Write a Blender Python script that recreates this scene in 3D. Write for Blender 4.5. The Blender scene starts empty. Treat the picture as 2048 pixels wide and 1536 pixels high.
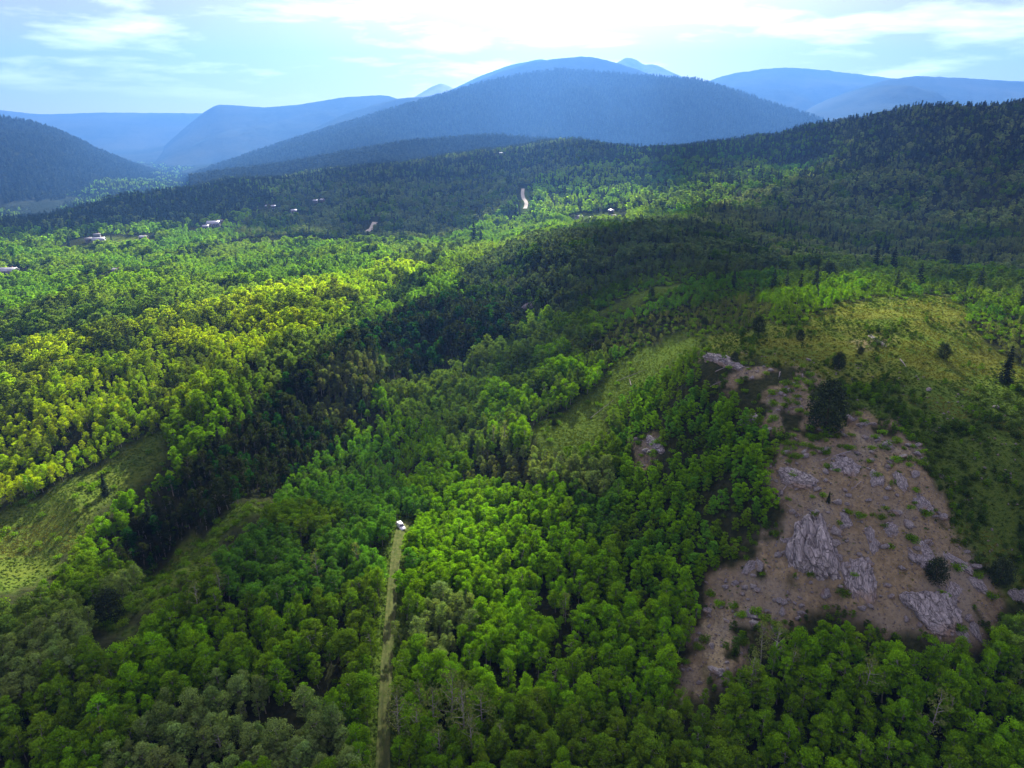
import bpy, math, random
import numpy as np
from mathutils import Vector, Matrix

random.seed(7); RNG = np.random.default_rng(7)
S = bpy.context.scene
R = math.radians

# ------------------------------------------------------------------ camera
CAMZ, FPX, PITCH = 110.0, 1384.0, R(20.2)
cam_d = bpy.data.cameras.new('camera'); cam = bpy.data.objects.new('camera', cam_d)
S.collection.objects.link(cam); S.camera = cam
cam.location = (0, 0, CAMZ); cam.rotation_euler = (R(90) - PITCH, 0, 0)
cam_d.sensor_width = 36; cam_d.lens = 36 * FPX / 2048; cam_d.clip_start = 1; cam_d.clip_end = 40000

# ------------------------------------------------------------------ sky and sun
SUN_EL, SUN_AZ = R(25), R(4)
SV = np.array([math.sin(SUN_AZ)*math.cos(SUN_EL), math.cos(SUN_AZ)*math.cos(SUN_EL), math.sin(SUN_EL)])
W = bpy.data.worlds.new('World'); S.world = W; W.use_nodes = True
nt = W.node_tree; nt.nodes.clear()
def N(nt, t, **kw):
    n = nt.nodes.new(t)
    for k, v in kw.items(): setattr(n, k, v)
    return n
def mixc(nt, fac, a, b, blend='MIX'):
    n = N(nt, 'ShaderNodeMix', data_type='RGBA', blend_type=blend)
    for i, v in ((0, fac), (6, a), (7, b)):
        if hasattr(v, 'links'): nt.links.new(v, n.inputs[i])
        elif isinstance(v, (int, float)): n.inputs[i].default_value = v
        else: n.inputs[i].default_value = (*v[:3], 1)
    return n.outputs[2]
def math_n(nt, op, a, b=None, clamp=False):
    n = N(nt, 'ShaderNodeMath', operation=op, use_clamp=clamp)
    for i, v in ((0, a), (1, b)):
        if v is None: continue
        if hasattr(v, 'links'): nt.links.new(v, n.inputs[i])
        else: n.inputs[i].default_value = v
    return n.outputs[0]
def ramp(nt, x, p0, p1, c0=(0, 0, 0), c1=(1, 1, 1)):
    n = N(nt, 'ShaderNodeValToRGB'); nt.links.new(x, n.inputs[0])
    n.color_ramp.elements[0].position = p0; n.color_ramp.elements[1].position = p1
    n.color_ramp.elements[0].color = (*c0, 1); n.color_ramp.elements[1].color = (*c1, 1)
    return n.outputs[0]
sky = N(nt, 'ShaderNodeTexSky', sky_type='NISHITA', sun_disc=False)
sky.sun_elevation = SUN_EL; sky.sun_rotation = SUN_AZ; sky.altitude = 2400
sky.air_density = 1.0; sky.dust_density = 1.0; sky.ozone_density = 2.0
tc = N(nt, 'ShaderNodeTexCoord'); sx = N(nt, 'ShaderNodeSeparateXYZ'); nt.links.new(tc.outputs['Generated'], sx.inputs[0])
zc = math_n(nt, 'ADD', math_n(nt, 'MAXIMUM', sx.outputs[2], 0.0), 0.10)
cx = N(nt, 'ShaderNodeCombineXYZ')
nt.links.new(math_n(nt, 'DIVIDE', sx.outputs[0], zc), cx.inputs[0]); nt.links.new(math_n(nt, 'DIVIDE', sx.outputs[1], zc), cx.inputs[1])
cn = N(nt, 'ShaderNodeTexNoise'); cn.inputs['Scale'].default_value = 0.95; cn.inputs['Detail'].default_value = 9
cn.inputs['Roughness'].default_value = 0.58; cn.inputs['Distortion'].default_value = 0.25
cadd = N(nt, 'ShaderNodeVectorMath', operation='ADD'); cadd.inputs[1].default_value = (3.1, 1.7, 0)
nt.links.new(cx.outputs[0], cadd.inputs[0]); nt.links.new(cadd.outputs[0], cn.inputs['Vector'])
cf = ramp(nt, cn.outputs[0], 0.50, 0.66)
lowf = math_n(nt, 'MULTIPLY', ramp(nt, sx.outputs[2], 0.03, 0.07), 0.9)
cfac = math_n(nt, 'MULTIPLY', cf, lowf)
CLOUD_L = 12.0
sd = N(nt, 'ShaderNodeVectorMath', operation='DOT_PRODUCT'); nt.links.new(tc.outputs['Generated'], sd.inputs[0]); sd.inputs[1].default_value = tuple(SV)
aur = math_n(nt, 'POWER', math_n(nt, 'MAXIMUM', sd.outputs['Value'], 0.0), 20)     # bright thin cloud round the hidden sun
veil = mixc(nt, 0.72, sky.outputs[0], mixc(nt, aur, (2.7, 1.7, 2.6), (17, 15, 15)))
skyc = mixc(nt, cfac, veil, mixc(nt, aur, (CLOUD_L*.8, CLOUD_L*.84, CLOUD_L*.9), (26, 26, 26)))
bg = N(nt, 'ShaderNodeBackground'); bg.inputs[1].default_value = 0.05
nt.links.new(skyc, bg.inputs[0]); wo = N(nt, 'ShaderNodeOutputWorld'); nt.links.new(bg.outputs[0], wo.inputs[0])

sun_d = bpy.data.lights.new('sun', 'SUN'); sun = bpy.data.objects.new('sun', sun_d); S.collection.objects.link(sun)
sun_d.energy = 5.0; sun_d.angle = R(0.5); sun_d.color = (1.0, 0.93, 0.80)
sun.rotation_euler = Vector(-SV).to_track_quat('-Z', 'Y').to_euler(); sun.location = (0, 0, 900)

VS = S.view_settings; VS.view_transform = 'Standard'; VS.look = 'None'; VS.exposure = 2.65; VS.gamma = 1
S.render.engine = 'CYCLES'
C = S.cycles; C.max_bounces = 5; C.diffuse_bounces = 1; C.glossy_bounces = 1; C.transmission_bounces = 3
C.transparent_max_bounces = 6; C.volume_bounces = 0; C.use_denoising = True

# ------------------------------------------------------------------ helpers
def tag(o, label=None, cat=None, group=None, kind=None):
    for k, v in (('label', label), ('category', cat), ('group', group), ('kind', kind)):
        if v: o[k] = v
    return o
def mesh_np(name, v, faces, smooth=False):
    me = bpy.data.meshes.new(name)
    v = np.asarray(v, np.float32); f = np.asarray(faces, np.int32); n, k = f.shape
    me.vertices.add(len(v)); me.vertices.foreach_set('co', v.ravel())
    me.loops.add(n*k); me.loops.foreach_set('vertex_index', f.ravel())
    me.polygons.add(n); me.polygons.foreach_set('loop_start', np.arange(0, n*k, k, dtype=np.int32))
    try: me.polygons.foreach_set('loop_total', np.full(n, k, np.int32))
    except Exception: pass
    if smooth: me.polygons.foreach_set('use_smooth', np.ones(n, bool))
    me.update(calc_edges=True); return me
def link(name, me, parent=None, mats=()):
    o = bpy.data.objects.new(name, me); S.collection.objects.link(o)
    if parent: o.parent = parent
    for m in mats:
        if m.name not in [x.name for x in me.materials if x]: me.materials.append(m)
    return o
def empty(name, loc=(0, 0, 0), rz=0):
    o = bpy.data.objects.new(name, None); S.collection.objects.link(o); o.location = loc; o.rotation_euler = (0, 0, rz)
    o.empty_display_size = .5; return o
def attr(me, name, data, typ='FLOAT', dom='POINT'):
    a = me.attributes.new(name, typ, dom)
    a.data.foreach_set('value' if typ in ('FLOAT', 'INT') else 'vector', np.ascontiguousarray(data, np.int32 if typ == 'INT' else np.float32).ravel())
def h3(ix, iy, iz, seed):
    h = (ix.astype(np.int64)*374761393 + iy.astype(np.int64)*668265263 + iz.astype(np.int64)*2147483647 + seed*974711) & 0xFFFFFFFF
    h = ((h ^ (h >> 13))*1274126177) & 0xFFFFFFFF
    return ((h ^ (h >> 16)) & 0xFFFF)/65535.0
def vnoise(x, y, z=None, seed=0):
    x = np.asarray(x, float); y = np.asarray(y, float); z = np.zeros_like(x) if z is None else np.asarray(z, float)
    ix, iy, iz = np.floor(x), np.floor(y), np.floor(z); fx, fy, fz = x-ix, y-iy, z-iz
    fx, fy, fz = (t*t*(3-2*t) for t in (fx, fy, fz)); out = 0
    for a in (0, 1):
        for b in (0, 1):
            for c in (0, 1):
                out = out + h3(ix+a, iy+b, iz+c, seed)*(fx if a else 1-fx)*(fy if b else 1-fy)*(fz if c else 1-fz)
    return out*2-1
def fbm(x, y, z=None, o=4, seed=0, g=.5):
    s, a, t = 0, 1, 0
    for i in range(o):
        k = 2.03**i
        s = s + a*vnoise(np.asarray(x)*k, np.asarray(y)*k, None if z is None else np.asarray(z)*k, seed+i); t += a; a *= g
    return s/t
CP, SP = math.cos(PITCH), math.sin(PITCH)
def world_at(px, py, Y):                       # point of the place seen at a picture position, Y metres ahead
    dy = (768-py)/FPX; t = Y/(CP+dy*SP)
    return (px-1024)/FPX*t, Y, CAMZ+t*(-SP+dy*CP)
def project(x, y, z):
    zz = z-CAMZ; d = y*CP-zz*SP; d = np.where(d < 1, 1, d)
    return 1024+FPX*x/d, 768-FPX*(y*SP+zz*CP)/d
def in_poly(x, y, P):
    x = np.asarray(x); y = np.asarray(y); r = np.zeros(x.shape, bool); j = len(P)-1
    for i in range(len(P)):
        xi, yi = P[i]; xj, yj = P[j]
        c = ((yi > y) != (yj > y)) & (x < (xj-xi)*(y-yi)/((yj-yi) or 1e-9)+xi); r ^= c; j = i
    return r
def sstep(a, b, x): t = np.clip((x-a)/(b-a), 0, 1); return t*t*(3-2*t)

# ------------------------------------------------------------------ terrain: surveyed points (picture x, y, metres ahead, canopy height)
CTRL = [
 (765,1536,95,0),(775,1300,125,0),(790,1120,157,0),(800,1060,172,0),(0,1536,85,9),(400,1536,88,9),(0,1400,100,9),(0,1200,132,8),
 (130,1290,118,3),(350,1130,148,2),(490,1010,180,2),(300,1080,170,14),(560,930,210,14),(700,800,270,14),(850,740,318,12),(1040,640,380,8),
 (60,1130,165,0),(150,1000,188,0),(290,900,222,0),(0,900,222,6),(100,800,246,8),(400,750,250,8),(300,650,320,8),(200,560,420,8),(200,500,600,8),
 (200,482,680,0),(0,520,560,8),(600,620,345,8),(800,540,455,8),(950,480,640,8),(700,700,300,8),(1000,600,380,9),(1200,520,420,9),(1100,475,470,9),
 (1280,438,490,9),(1450,470,520,9),(1600,480,560,9),(1800,500,560,9),(2040,500,560,9),(1600,400,800,9),(1600,330,1100,10),(1640,240,1450,12),
 (1850,210,1350,12),(2048,197,1250,12),(2250,180,1200,12),(1850,330,950,10),(2040,330,900,10),(2040,420,700,9),(1400,290,1400,12),(1250,288,1500,12),(1400,340,1050,9),
 (1200,340,1150,9),(1050,400,930,2),(1100,350,1080,8),(1200,430,800,3),(1850,560,310,5),(2040,560,300,6),(1600,600,270,3),(1500,560,330,6),
 (1700,520,370,8),(1300,580,330,1),(1200,620,330,2),(1160,650,330,3),(1080,880,215,0),(1180,810,240,0),(1260,730,262,0),(1350,685,275,0),
 (1100,740,262,9),(1000,830,228,9),(1100,690,300,8),(1300,800,222,5),(1300,950,178,7),(1250,1100,148,8),(1200,1300,118,8),(1200,1500,92,8),
 (1000,1100,155,9),(1000,950,195,9),(850,1000,185,9),(1450,1330,112,0),(1480,1150,134,0),(1600,1230,121,0),(1850,1260,116,0),(1650,1050,138,0),
 (1650,1190,126,0),(1700,950,152,0),(1650,850,172,0),(1850,950,150,0),(1900,1100,135,0),(1980,1200,124,0),(2040,1100,138,0),(2040,900,160,0),
 (1950,800,185,0),(1420,725,214,0),(1550,760,195,0),(1520,920,158,3),(1400,900,178,5),(1400,1000,155,6),(1400,1150,134,6),(1700,680,235,0),
 (1850,700,220,0),(1820,605,270,0),(1980,720,215,4),(1700,1400,100,9),(2040,1400,100,9),(1500,1500,92,9),(2040,1536,85,9),
 (250,400,1050,9),(100,440,880,9),(0,450,850,9),(450,352,1350,9),(330,400,1000,8),(430,455,760,3),(600,440,820,8),(900,400,1000,9),(750,450,800,8),
 (900,320,1550,9),(700,335,1500,9),(1100,278,1950,10),(1000,290,1850,10),(1200,290,1850,10),(600,350,1400,9),(100,425,1700,8),(300,385,2000,8),(150,390,2200,8),(0,400,2000,8),(420,368,2400,8),(50,442,1150,8),(-150,440,1300,8)]
pts = []
for px, py, Y, h in CTRL:
    x, y, z = world_at(px, py, Y); pts.append((x, y, z-h))
for t in (-75, -50, -30, -10, 10, 30, 50, 75):          # ground out of the picture and the plain behind the hills
    a = R(t); r0 = 45
    pts.append((math.sin(a)*r0, math.cos(a)*r0, 2 if t < 10 else 3))
    for r_, z_ in ((2500, -35), (3400, -75), (12500, -75)): pts.append((math.sin(a)*r_, math.cos(a)*r_, z_ + (60 if t > 25 and r_ == 2500 else 0)))
for x, y, z in ((-220,120,2),(-420,330,2),(-760,700,0),(-1500,1500,-60),(230,100,10),(420,330,36),(800,640,40),(1500,1000,120),(2000,1300,120)): pts.append((x, y, z))
pts = np.array(pts); KT = 2.0
def lp(x, y): return np.arctan2(x, y)*KT, np.log(np.hypot(x, y))
pu, pv = lp(pts[:, 0], pts[:, 1]); n = len(pts)
def ker(d): return np.sqrt(d*d+0.012**2)
A = np.zeros((n+3, n+3)); A[:n, :n] = ker(np.hypot(pu[:, None]-pu, pv[:, None]-pv)) - np.eye(n)*0.006
A[:n, n] = 1; A[:n, n+1] = pu; A[:n, n+2] = pv; A[n:, :n] = A[:n, n:].T
wts = np.linalg.solve(A, np.r_[pts[:, 2], 0, 0, 0])
NT, NR = 640, 520
TH = np.linspace(R(-62), R(62), NT); RR = np.concatenate([np.geomspace(40, 2600, NR-40), np.geomspace(2680, 8650, 40)])
tg, rg = np.meshgrid(TH, RR, indexing='ij'); GX, GY = np.sin(tg)*rg, np.cos(tg)*rg
GZ = np.full(GX.shape, wts[n]) + wts[n+1]*tg*KT + wts[n+2]*np.log(rg)
for i in range(n): GZ += wts[i]*ker(np.hypot(tg*KT-pu[i], np.log(rg)-pv[i]))
fade = sstep(60, 120, rg)
GZ += fade*(1.1*fbm(GX/28, GY/28, o=4, seed=3) + .012*np.minimum(rg, 1500)*sstep(350, 900, rg)*fbm(GX/150, GY/150, o=4, seed=9))
gpx, gpy = project(GX, GY, GZ)
jit = 20*fbm(GX/6, GY/6, o=3, seed=21)*200/np.maximum(rg, 120)
jpx, jpy = gpx+jit*2, gpy+20*fbm(GX/6, GY/6, o=3, seed=31)*200/np.maximum(rg, 120)*1.6
Z_MEAD = [
 ([(-60,1230),(-60,1060),(50,1000),(200,925),(300,872),(345,885),(335,935),(235,985),(170,1060),(100,1150),(30,1200)], 150, 240),
 ([(1060,890),(1068,850),(1140,815),(1200,765),(1232,715),(1385,668),(1400,690),(1270,770),(1205,830),(1180,880),(1100,905)], 200, 290),
 ([(1380,690),(1500,655),(1600,640),(1720,598),(1900,588),(1960,680),(2080,760),(2080,1220),(2000,1180),(1900,1050),(1850,900),(1790,830),(1640,830),(1640,745),(1560,740)], 110, 300),
 ([(1185,640),(1215,612),(1320,572),(1395,564),(1390,574),(1325,588),(1240,622)], 300, 350),
 ([(170,1270),(330,1120),(500,985),(560,985),(480,1055),(350,1170),(230,1275)], 110, 190),
 ([(160,492),(190,476),(300,474),(310,490),(240,496)], 550, 800), ([(1040,425),(1046,378),(1056,378),(1060,420)], 800, 1050),
 ([(1130,445),(1150,432),(1230,425),(1240,440)], 700, 950), ([(745,735),(790,690),(815,700),(790,740)], 270, 340)]
Z_SOIL = [
 ([(1378,712),(1425,690),(1545,728),(1640,745),(1640,830),(1790,830),(1862,930),(1880,1010),(1965,1120),(2040,1200),(1960,1285),(1850,1275),(1700,1238),(1590,1235),
   (1485,1335),(1400,1345),(1395,1170),(1475,1095),(1555,1040),(1540,950),(1560,890),(1500,815),(1425,770)], 100, 235),
 ([(1340,1400),(1400,1320),(1420,1380),(1360,1430)], 90, 130), ([(1255,960),(1265,885),(1330,870),(1300,930)], 160, 215), ([(1700,678),(1780,668),(1790,682),(1710,690)], 200, 260)]
def zone(Zs, px, py, Y):
    m = np.zeros(px.shape, bool)
    for P, a, b in Zs: m |= in_poly(px, py, P) & (Y > a) & (Y < b)
    return m
TRACK = np.array([world_at(px, py, Y)[:2] for px, py, Y in ((768,1600,89),(765,1536,95),(770,1420,109),(775,1300,125),(783,1200,141.5),(790,1120,157),(797,1075,168),(806,1040,177),(815,1020,184))])
def track_dist(x, y):
    d = np.full(np.shape(x), 1e9)
    for (ax, ay), (bx, by) in zip(TRACK[:-1], TRACK[1:]):
        L2 = (bx-ax)**2+(by-ay)**2; t = np.clip(((x-ax)*(bx-ax)+(y-ay)*(by-ay))/L2, 0, 1)
        d = np.minimum(d, np.hypot(x-ax-t*(bx-ax), y-ay-t*(by-ay)))
    return d
gm = zone(Z_MEAD, jpx, jpy, GY).astype(float); gs = zone(Z_SOIL, jpx, jpy, GY).astype(float); gt = track_dist(GX, GY)
for A_ in (gm, gs):
    for _ in range(2): A_[1:-1, 1:-1] = (A_[1:-1, 1:-1]*2+A_[:-2, 1:-1]+A_[2:, 1:-1]+A_[1:-1, :-2]+A_[1:-1, 2:])/6
gs *= np.clip(1.25-1.9*sstep(.0, .45, fbm(GX/7, GY/7, o=4, seed=47)+.45*sstep(930, 780, gpy)-.25), 0, 1)
gv_ = sstep(4.6, 2.6, gt+1.2*fbm(GX/2.5, GY/2.5, o=2, seed=48)); gd_ = ((gpy < 770) & (gpx > 1420) & (GY < 330)).astype(float)+((gpx < 400) & (gpy < 1180))*.4
GZ += gs*(.55*np.abs(fbm(GX/3.2, GY/3.2, o=4, seed=41)) + 1.0*fbm(GX/2.6, GY/11, o=3, seed=44)+.5*fbm(GX/9, GY/3, o=2, seed=45))       # broken ground on the bare slope
CS = np.maximum.accumulate((GZ-CAMZ)/rg, axis=1)                                                   # what hides what, from the drone's spot
def gidx(x, y):
    t = np.arctan2(x, y); r = np.hypot(x, y)
    fi = np.clip((t-TH[0])/(TH[1]-TH[0]), 0, NT-1.001); fj = np.clip(np.interp(r, RR, np.arange(NR)), 0, NR-1.001)
    return fi, fj, r
def samp(G, x, y):
    x = np.asarray(x, float); y = np.asarray(y, float); fi, fj, _ = gidx(x, y); i = fi.astype(int); j = fj.astype(int); a = fi-i; b = fj-j
    return G[i, j]*(1-a)*(1-b)+G[i+1, j]*a*(1-b)+G[i, j+1]*(1-a)*b+G[i+1, j+1]*a*b
def ground(x, y): return samp(GZ, x, y)
def visible(x, y, top, slack=0.0):
    fi, fj, r = gidx(x, y); return (top-CAMZ)/r >= CS[fi.astype(int), np.maximum(fj.astype(int)-1, 0)] - slack
def hit(px, py, h=0):                          # where the line of sight meets the ground
    a = np.geomspace(70, 2500, 4000); x, y, z = world_at(px, py, a); g = ground(x, y)+h
    k = np.argmax(z <= g); k = k if z[k] <= g[k] else len(a)-1
    return float(x[k]), float(a[k]), float(ground(x[k], a[k]))
def rng_of(x, y, z): return math.sqrt(x*x+y*y+(z-CAMZ)**2)

# ------------------------------------------------------------------ materials
MATS = {}
def mat(name):
    m = bpy.data.materials.new(name); m.use_nodes = True; t = m.node_tree; t.nodes.clear(); MATS[name] = m
    return m, t, N(t, 'ShaderNodeOutputMaterial')
def noise(t, scale, detail=5, rough=.6, vec=None):
    n = N(t, 'ShaderNodeTexNoise'); n.inputs['Scale'].default_value = scale; n.inputs['Detail'].default_value = detail; n.inputs['Roughness'].default_value = rough
    if vec is None: vec = N(t, 'ShaderNodeNewGeometry').outputs['Position']
    t.links.new(vec, n.inputs['Vector']); return n.outputs[0]
def bsdf(t, out, col, rough=.9, bump=None, bstr=.5, bdist=.1, spec=.2):
    b = N(t, 'ShaderNodeBsdfPrincipled'); b.inputs['Roughness'].default_value = rough; b.inputs['Specular IOR Level'].default_value = spec
    if hasattr(col, 'links'): t.links.new(col, b.inputs['Base Color'])
    else: b.inputs['Base Color'].default_value = (*col, 1)
    if bump is not None:
        k = N(t, 'ShaderNodeBump'); k.inputs['Strength'].default_value = bstr; k.inputs['Distance'].default_value = bdist
        t.links.new(bump, k.inputs['Height']); t.links.new(k.outputs[0], b.inputs['Normal'])
    t.links.new(b.outputs[0], out.inputs[0]); return b
def simple(name, c0, c1=None, scale=3, rough=.8, bstr=.4, bdist=.05, spec=.04):
    m, t, o = mat(name); c1 = c1 or tuple(v*.6 for v in c0)
    nz = noise(t, scale); bsdf(t, o, mixc(t, ramp(t, nz, .35, .65), c0, c1), rough, nz, bstr, bdist, spec); return m
# ground
m, t, o = mat('ground_cover')
at = lambda nm: N(t, 'ShaderNodeAttribute', attribute_name=nm).outputs['Fac']
n1, n2, n3 = noise(t, .09, 6), noise(t, .8, 6), noise(t, .02, 4)
litter = mixc(t, ramp(t, n2, .35, .65), (.013, .019, .007), (.033, .038, .015))
grass = mixc(t, ramp(t, n2, .3, .7), (.035, .070, .010), (.080, .118, .018))
dry = mixc(t, ramp(t, n1, .35, .6), grass, (.105, .122, .020)); grass = mixc(t, at('dry'), grass, dry)
soil = mixc(t, ramp(t, n2, .3, .7), (.105, .087, .045), (.225, .186, .103))
soil = mixc(t, ramp(t, n1, .45, .68), soil, (.165, .150, .105))
trk = mixc(t, ramp(t, n2, .35, .6), (.13, .11, .075), (.075, .085, .035))
c = mixc(t, at('meadow'), litter, grass); c = mixc(t, at('soil'), c, soil)
hb = math_n(t, 'ADD', math_n(t, 'MULTIPLY', noise(t, 3.1, 4, .7), .5), n2)
bsdf(t, o, c, 1, hb, 1, .45, 0); GROUND = m
# forested mountainside far away
def mountain_mat(name, c0, c1, sc):
    m, t, o = mat(name); a = noise(t, sc, 3, .8); b = noise(t, sc*.05, 5)
    bsdf(t, o, mixc(t, ramp(t, b, .4, .65), mixc(t, ramp(t, a, .35, .65), c0, tuple(v*.45 for v in c0)), c1), 1, a, 1, 9, .0); return m
MT_NEAR = mountain_mat('forested_slope', (.030, .042, .022), (.045, .055, .028), .10)
MT_FAR = mountain_mat('far_forested_slope', (.030, .042, .026), (.05, .055, .035), .03)
MT_ROCK = mountain_mat('bare_peak', (.20, .20, .20), (.4, .4, .4), .01)
# foliage: each tree carries its own tint
def leaf_mat(name, trans=.42, var=.35, scale=1.1):
    m, t, o = mat(name); a = N(t, 'ShaderNodeAttribute', attribute_name='tint', attribute_type='INSTANCER')
    lf = N(t, 'ShaderNodeAttribute', attribute_name='leaf').outputs['Fac']
    k = math_n(t, 'ADD', math_n(t, 'MULTIPLY', lf, var*2), 1-var)
    vm = N(t, 'ShaderNodeVectorMath', operation='SCALE'); t.links.new(a.outputs['Vector'], vm.inputs[0]); t.links.new(k, vm.inputs['Scale'])
    d = N(t, 'ShaderNodeBsdfDiffuse'); tr = N(t, 'ShaderNodeBsdfTranslucent'); mx = N(t, 'ShaderNodeMixShader'); mx.inputs[0].default_value = trans
    tcol = mixc(t, 1.0, vm.outputs[0], (2.3, 2.15, .7), 'MULTIPLY')
    t.links.new(vm.outputs[0], d.inputs[0]); t.links.new(tcol, tr.inputs[0]); t.links.new(d.outputs[0], mx.inputs[1]); t.links.new(tr.outputs[0], mx.inputs[2])
    t.links.new(mx.outputs[0], o.inputs[0]); return m
LEAF = leaf_mat('aspen_leaf', .34); NEEDLE = leaf_mat('conifer_needle', .12, .4)
BARK = simple('aspen_bark', (.26, .25, .20), (.14, .13, .11), 2.5)
DARKBARK = simple('conifer_bark', (.09, .065, .045), (.05, .04, .03), 3)
DEAD = simple('weathered_wood', (.26, .24, .22), (.13, .12, .11), 3)
m, t, o = mat('grey_limestone')
g = N(t, 'ShaderNodeTexCoord').outputs['Object']; mp = N(t, 'ShaderNodeMapping'); mp.inputs['Scale'].default_value = (1.6, .7, 2.2); mp.inputs['Rotation'].default_value = (.5, .25, 0)
t.links.new(g, mp.inputs[0]); a = noise(t, 4.5, 9, .72, mp.outputs[0]); b = noise(t, .35, 4, .6, g); vo = N(t, 'ShaderNodeTexVoronoi', feature='DISTANCE_TO_EDGE'); vo.inputs['Scale'].default_value = 2.6; t.links.new(mp.outputs[0], vo.inputs[0])
rc = mixc(t, ramp(t, a, .35, .65), (.055, .053, .048), (.34, .325, .295)); rc = mixc(t, ramp(t, b, .50, .66), rc, (.20, .15, .095))
rc = mixc(t, ramp(t, vo.outputs[0], 0, .06, (1, 1, 1), (0, 0, 0)), rc, (.06, .055, .05)); bsdf(t, o, rc, 1, a, 1, .35, .05); ROCK = m

# ------------------------------------------------------------------ ground sheet
idx = np.arange(NT*NR).reshape(NT, NR)
F = np.stack([idx[:-1, :-1], idx[1:, :-1], idx[1:, 1:], idx[:-1, 1:]], -1).reshape(-1, 4)
me = mesh_np('ground', np.stack([GX, GY, GZ], -1).reshape(-1, 3), F[:, ::-1], True)
attr(me, 'meadow', np.maximum(gm, gv_)); attr(me, 'soil', gs); attr(me, 'dry', gd_)
me.materials.append(GROUND); tag(link('ground', me), kind='structure')

# dirt track: crowned sheet with two wheel ruts
tr = []; seg = np.linspace(0, 1, 90)
ti = np.interp(seg, np.linspace(0, 1, len(TRACK)), TRACK[:, 0]), np.interp(seg, np.linspace(0, 1, len(TRACK)), TRACK[:, 1])
ti = [np.convolve(np.pad(a, 6, 'edge'), np.ones(13)/13, 'valid') for a in ti]
cross = .74*np.array([-1.7, -1.2, -.95, -.7, -.45, 0, .45, .7, .95, 1.2, 1.7]); dep = np.array([0.03, .06, -.02, -.05, .06, .12, .06, -.05, -.02, .06, .03]); rut = np.array([0, .25, 1, 1, .3, 0, .3, 1, 1, .25, 0])
dx, dy = np.gradient(ti[0]), np.gradient(ti[1]); L = np.hypot(dx, dy)
wob = 1+.2*fbm(ti[1]/4, ti[0]/4, seed=5)
tx = ti[0][:, None]+cross*wob[:, None]*(dy/L)[:, None]; ty = ti[1][:, None]-cross*wob[:, None]*(dx/L)[:, None]
tz = ground(tx, ty)+dep+.2
k = len(cross); idx = np.arange(tx.size).reshape(tx.shape); F = np.stack([idx[:-1, :-1], idx[:-1, 1:], idx[1:, 1:], idx[1:, :-1]], -1).reshape(-1, 4)
me = mesh_np('dirt_track', np.stack([tx, ty, tz], -1).reshape(-1, 3), F[:, ::-1], True); attr(me, 'rut', np.broadcast_to(rut, tx.shape))
m, t, o = mat('track_dirt'); n2 = noise(t, .9, 7)
dirt = mixc(t, ramp(t, n2, .3, .7), (.070, .078, .034), (.042, .060, .018)); gr = mixc(t, ramp(t, n2, .35, .65), (.05, .075, .018), (.10, .11, .04))
bsdf(t, o, mixc(t, math_n(t, 'MULTIPLY', N(t, 'ShaderNodeAttribute', attribute_name='rut').outputs['Fac'], ramp(t, noise(t, .16, 4), .38, .62)), gr, dirt), 1, n2, .8, .2, 0); me.materials.append(m)
tag(link('dirt_track', me), kind='structure')

# gravel road on the far spur
def ribbon(name, pp, width, material):
    P = [hit(px, py) for px, py in pp]; P = np.array(P); s = np.linspace(0, len(P)-1, 40); q = [np.interp(s, np.arange(len(P)), P[:, i]) for i in (0, 1)]
    dx, dy = np.gradient(q[0]), np.gradient(q[1]); L = np.hypot(dx, dy)+1e-6; cr = np.array([-.5, -.25, 0, .25, .5])*width
    x = q[0][:, None]+cr*(dy/L)[:, None]; y = q[1][:, None]-cr*(dx/L)[:, None]; z = ground(x, y)+.5+.1*(1-np.abs(cr)/width)
    idx = np.arange(x.size).reshape(x.shape); F = np.stack([idx[:-1, :-1], idx[:-1, 1:], idx[1:, 1:], idx[1:, :-1]], -1).reshape(-1, 4)
    me = mesh_np(name, np.stack([x, y, z], -1).reshape(-1, 3), F[:, ::-1], True); me.materials.append(material); o = tag(link(name, me), kind='structure'); return P
GRAVEL = simple('pale_gravel', (.34, .30, .23), (.24, .21, .16), .6)
ROADS = [ribbon('gravel_road', [(1050,418),(1053,408),(1047,398),(1045,388),(1046,378)], 4.5, GRAVEL),
         ribbon('gravel_road', [(480,487),(540,484),(610,484),(690,485)], 5, GRAVEL), ribbon('gravel_road', [(700,474),(730,470),(745,455),(750,445)], 6, GRAVEL)]

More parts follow.
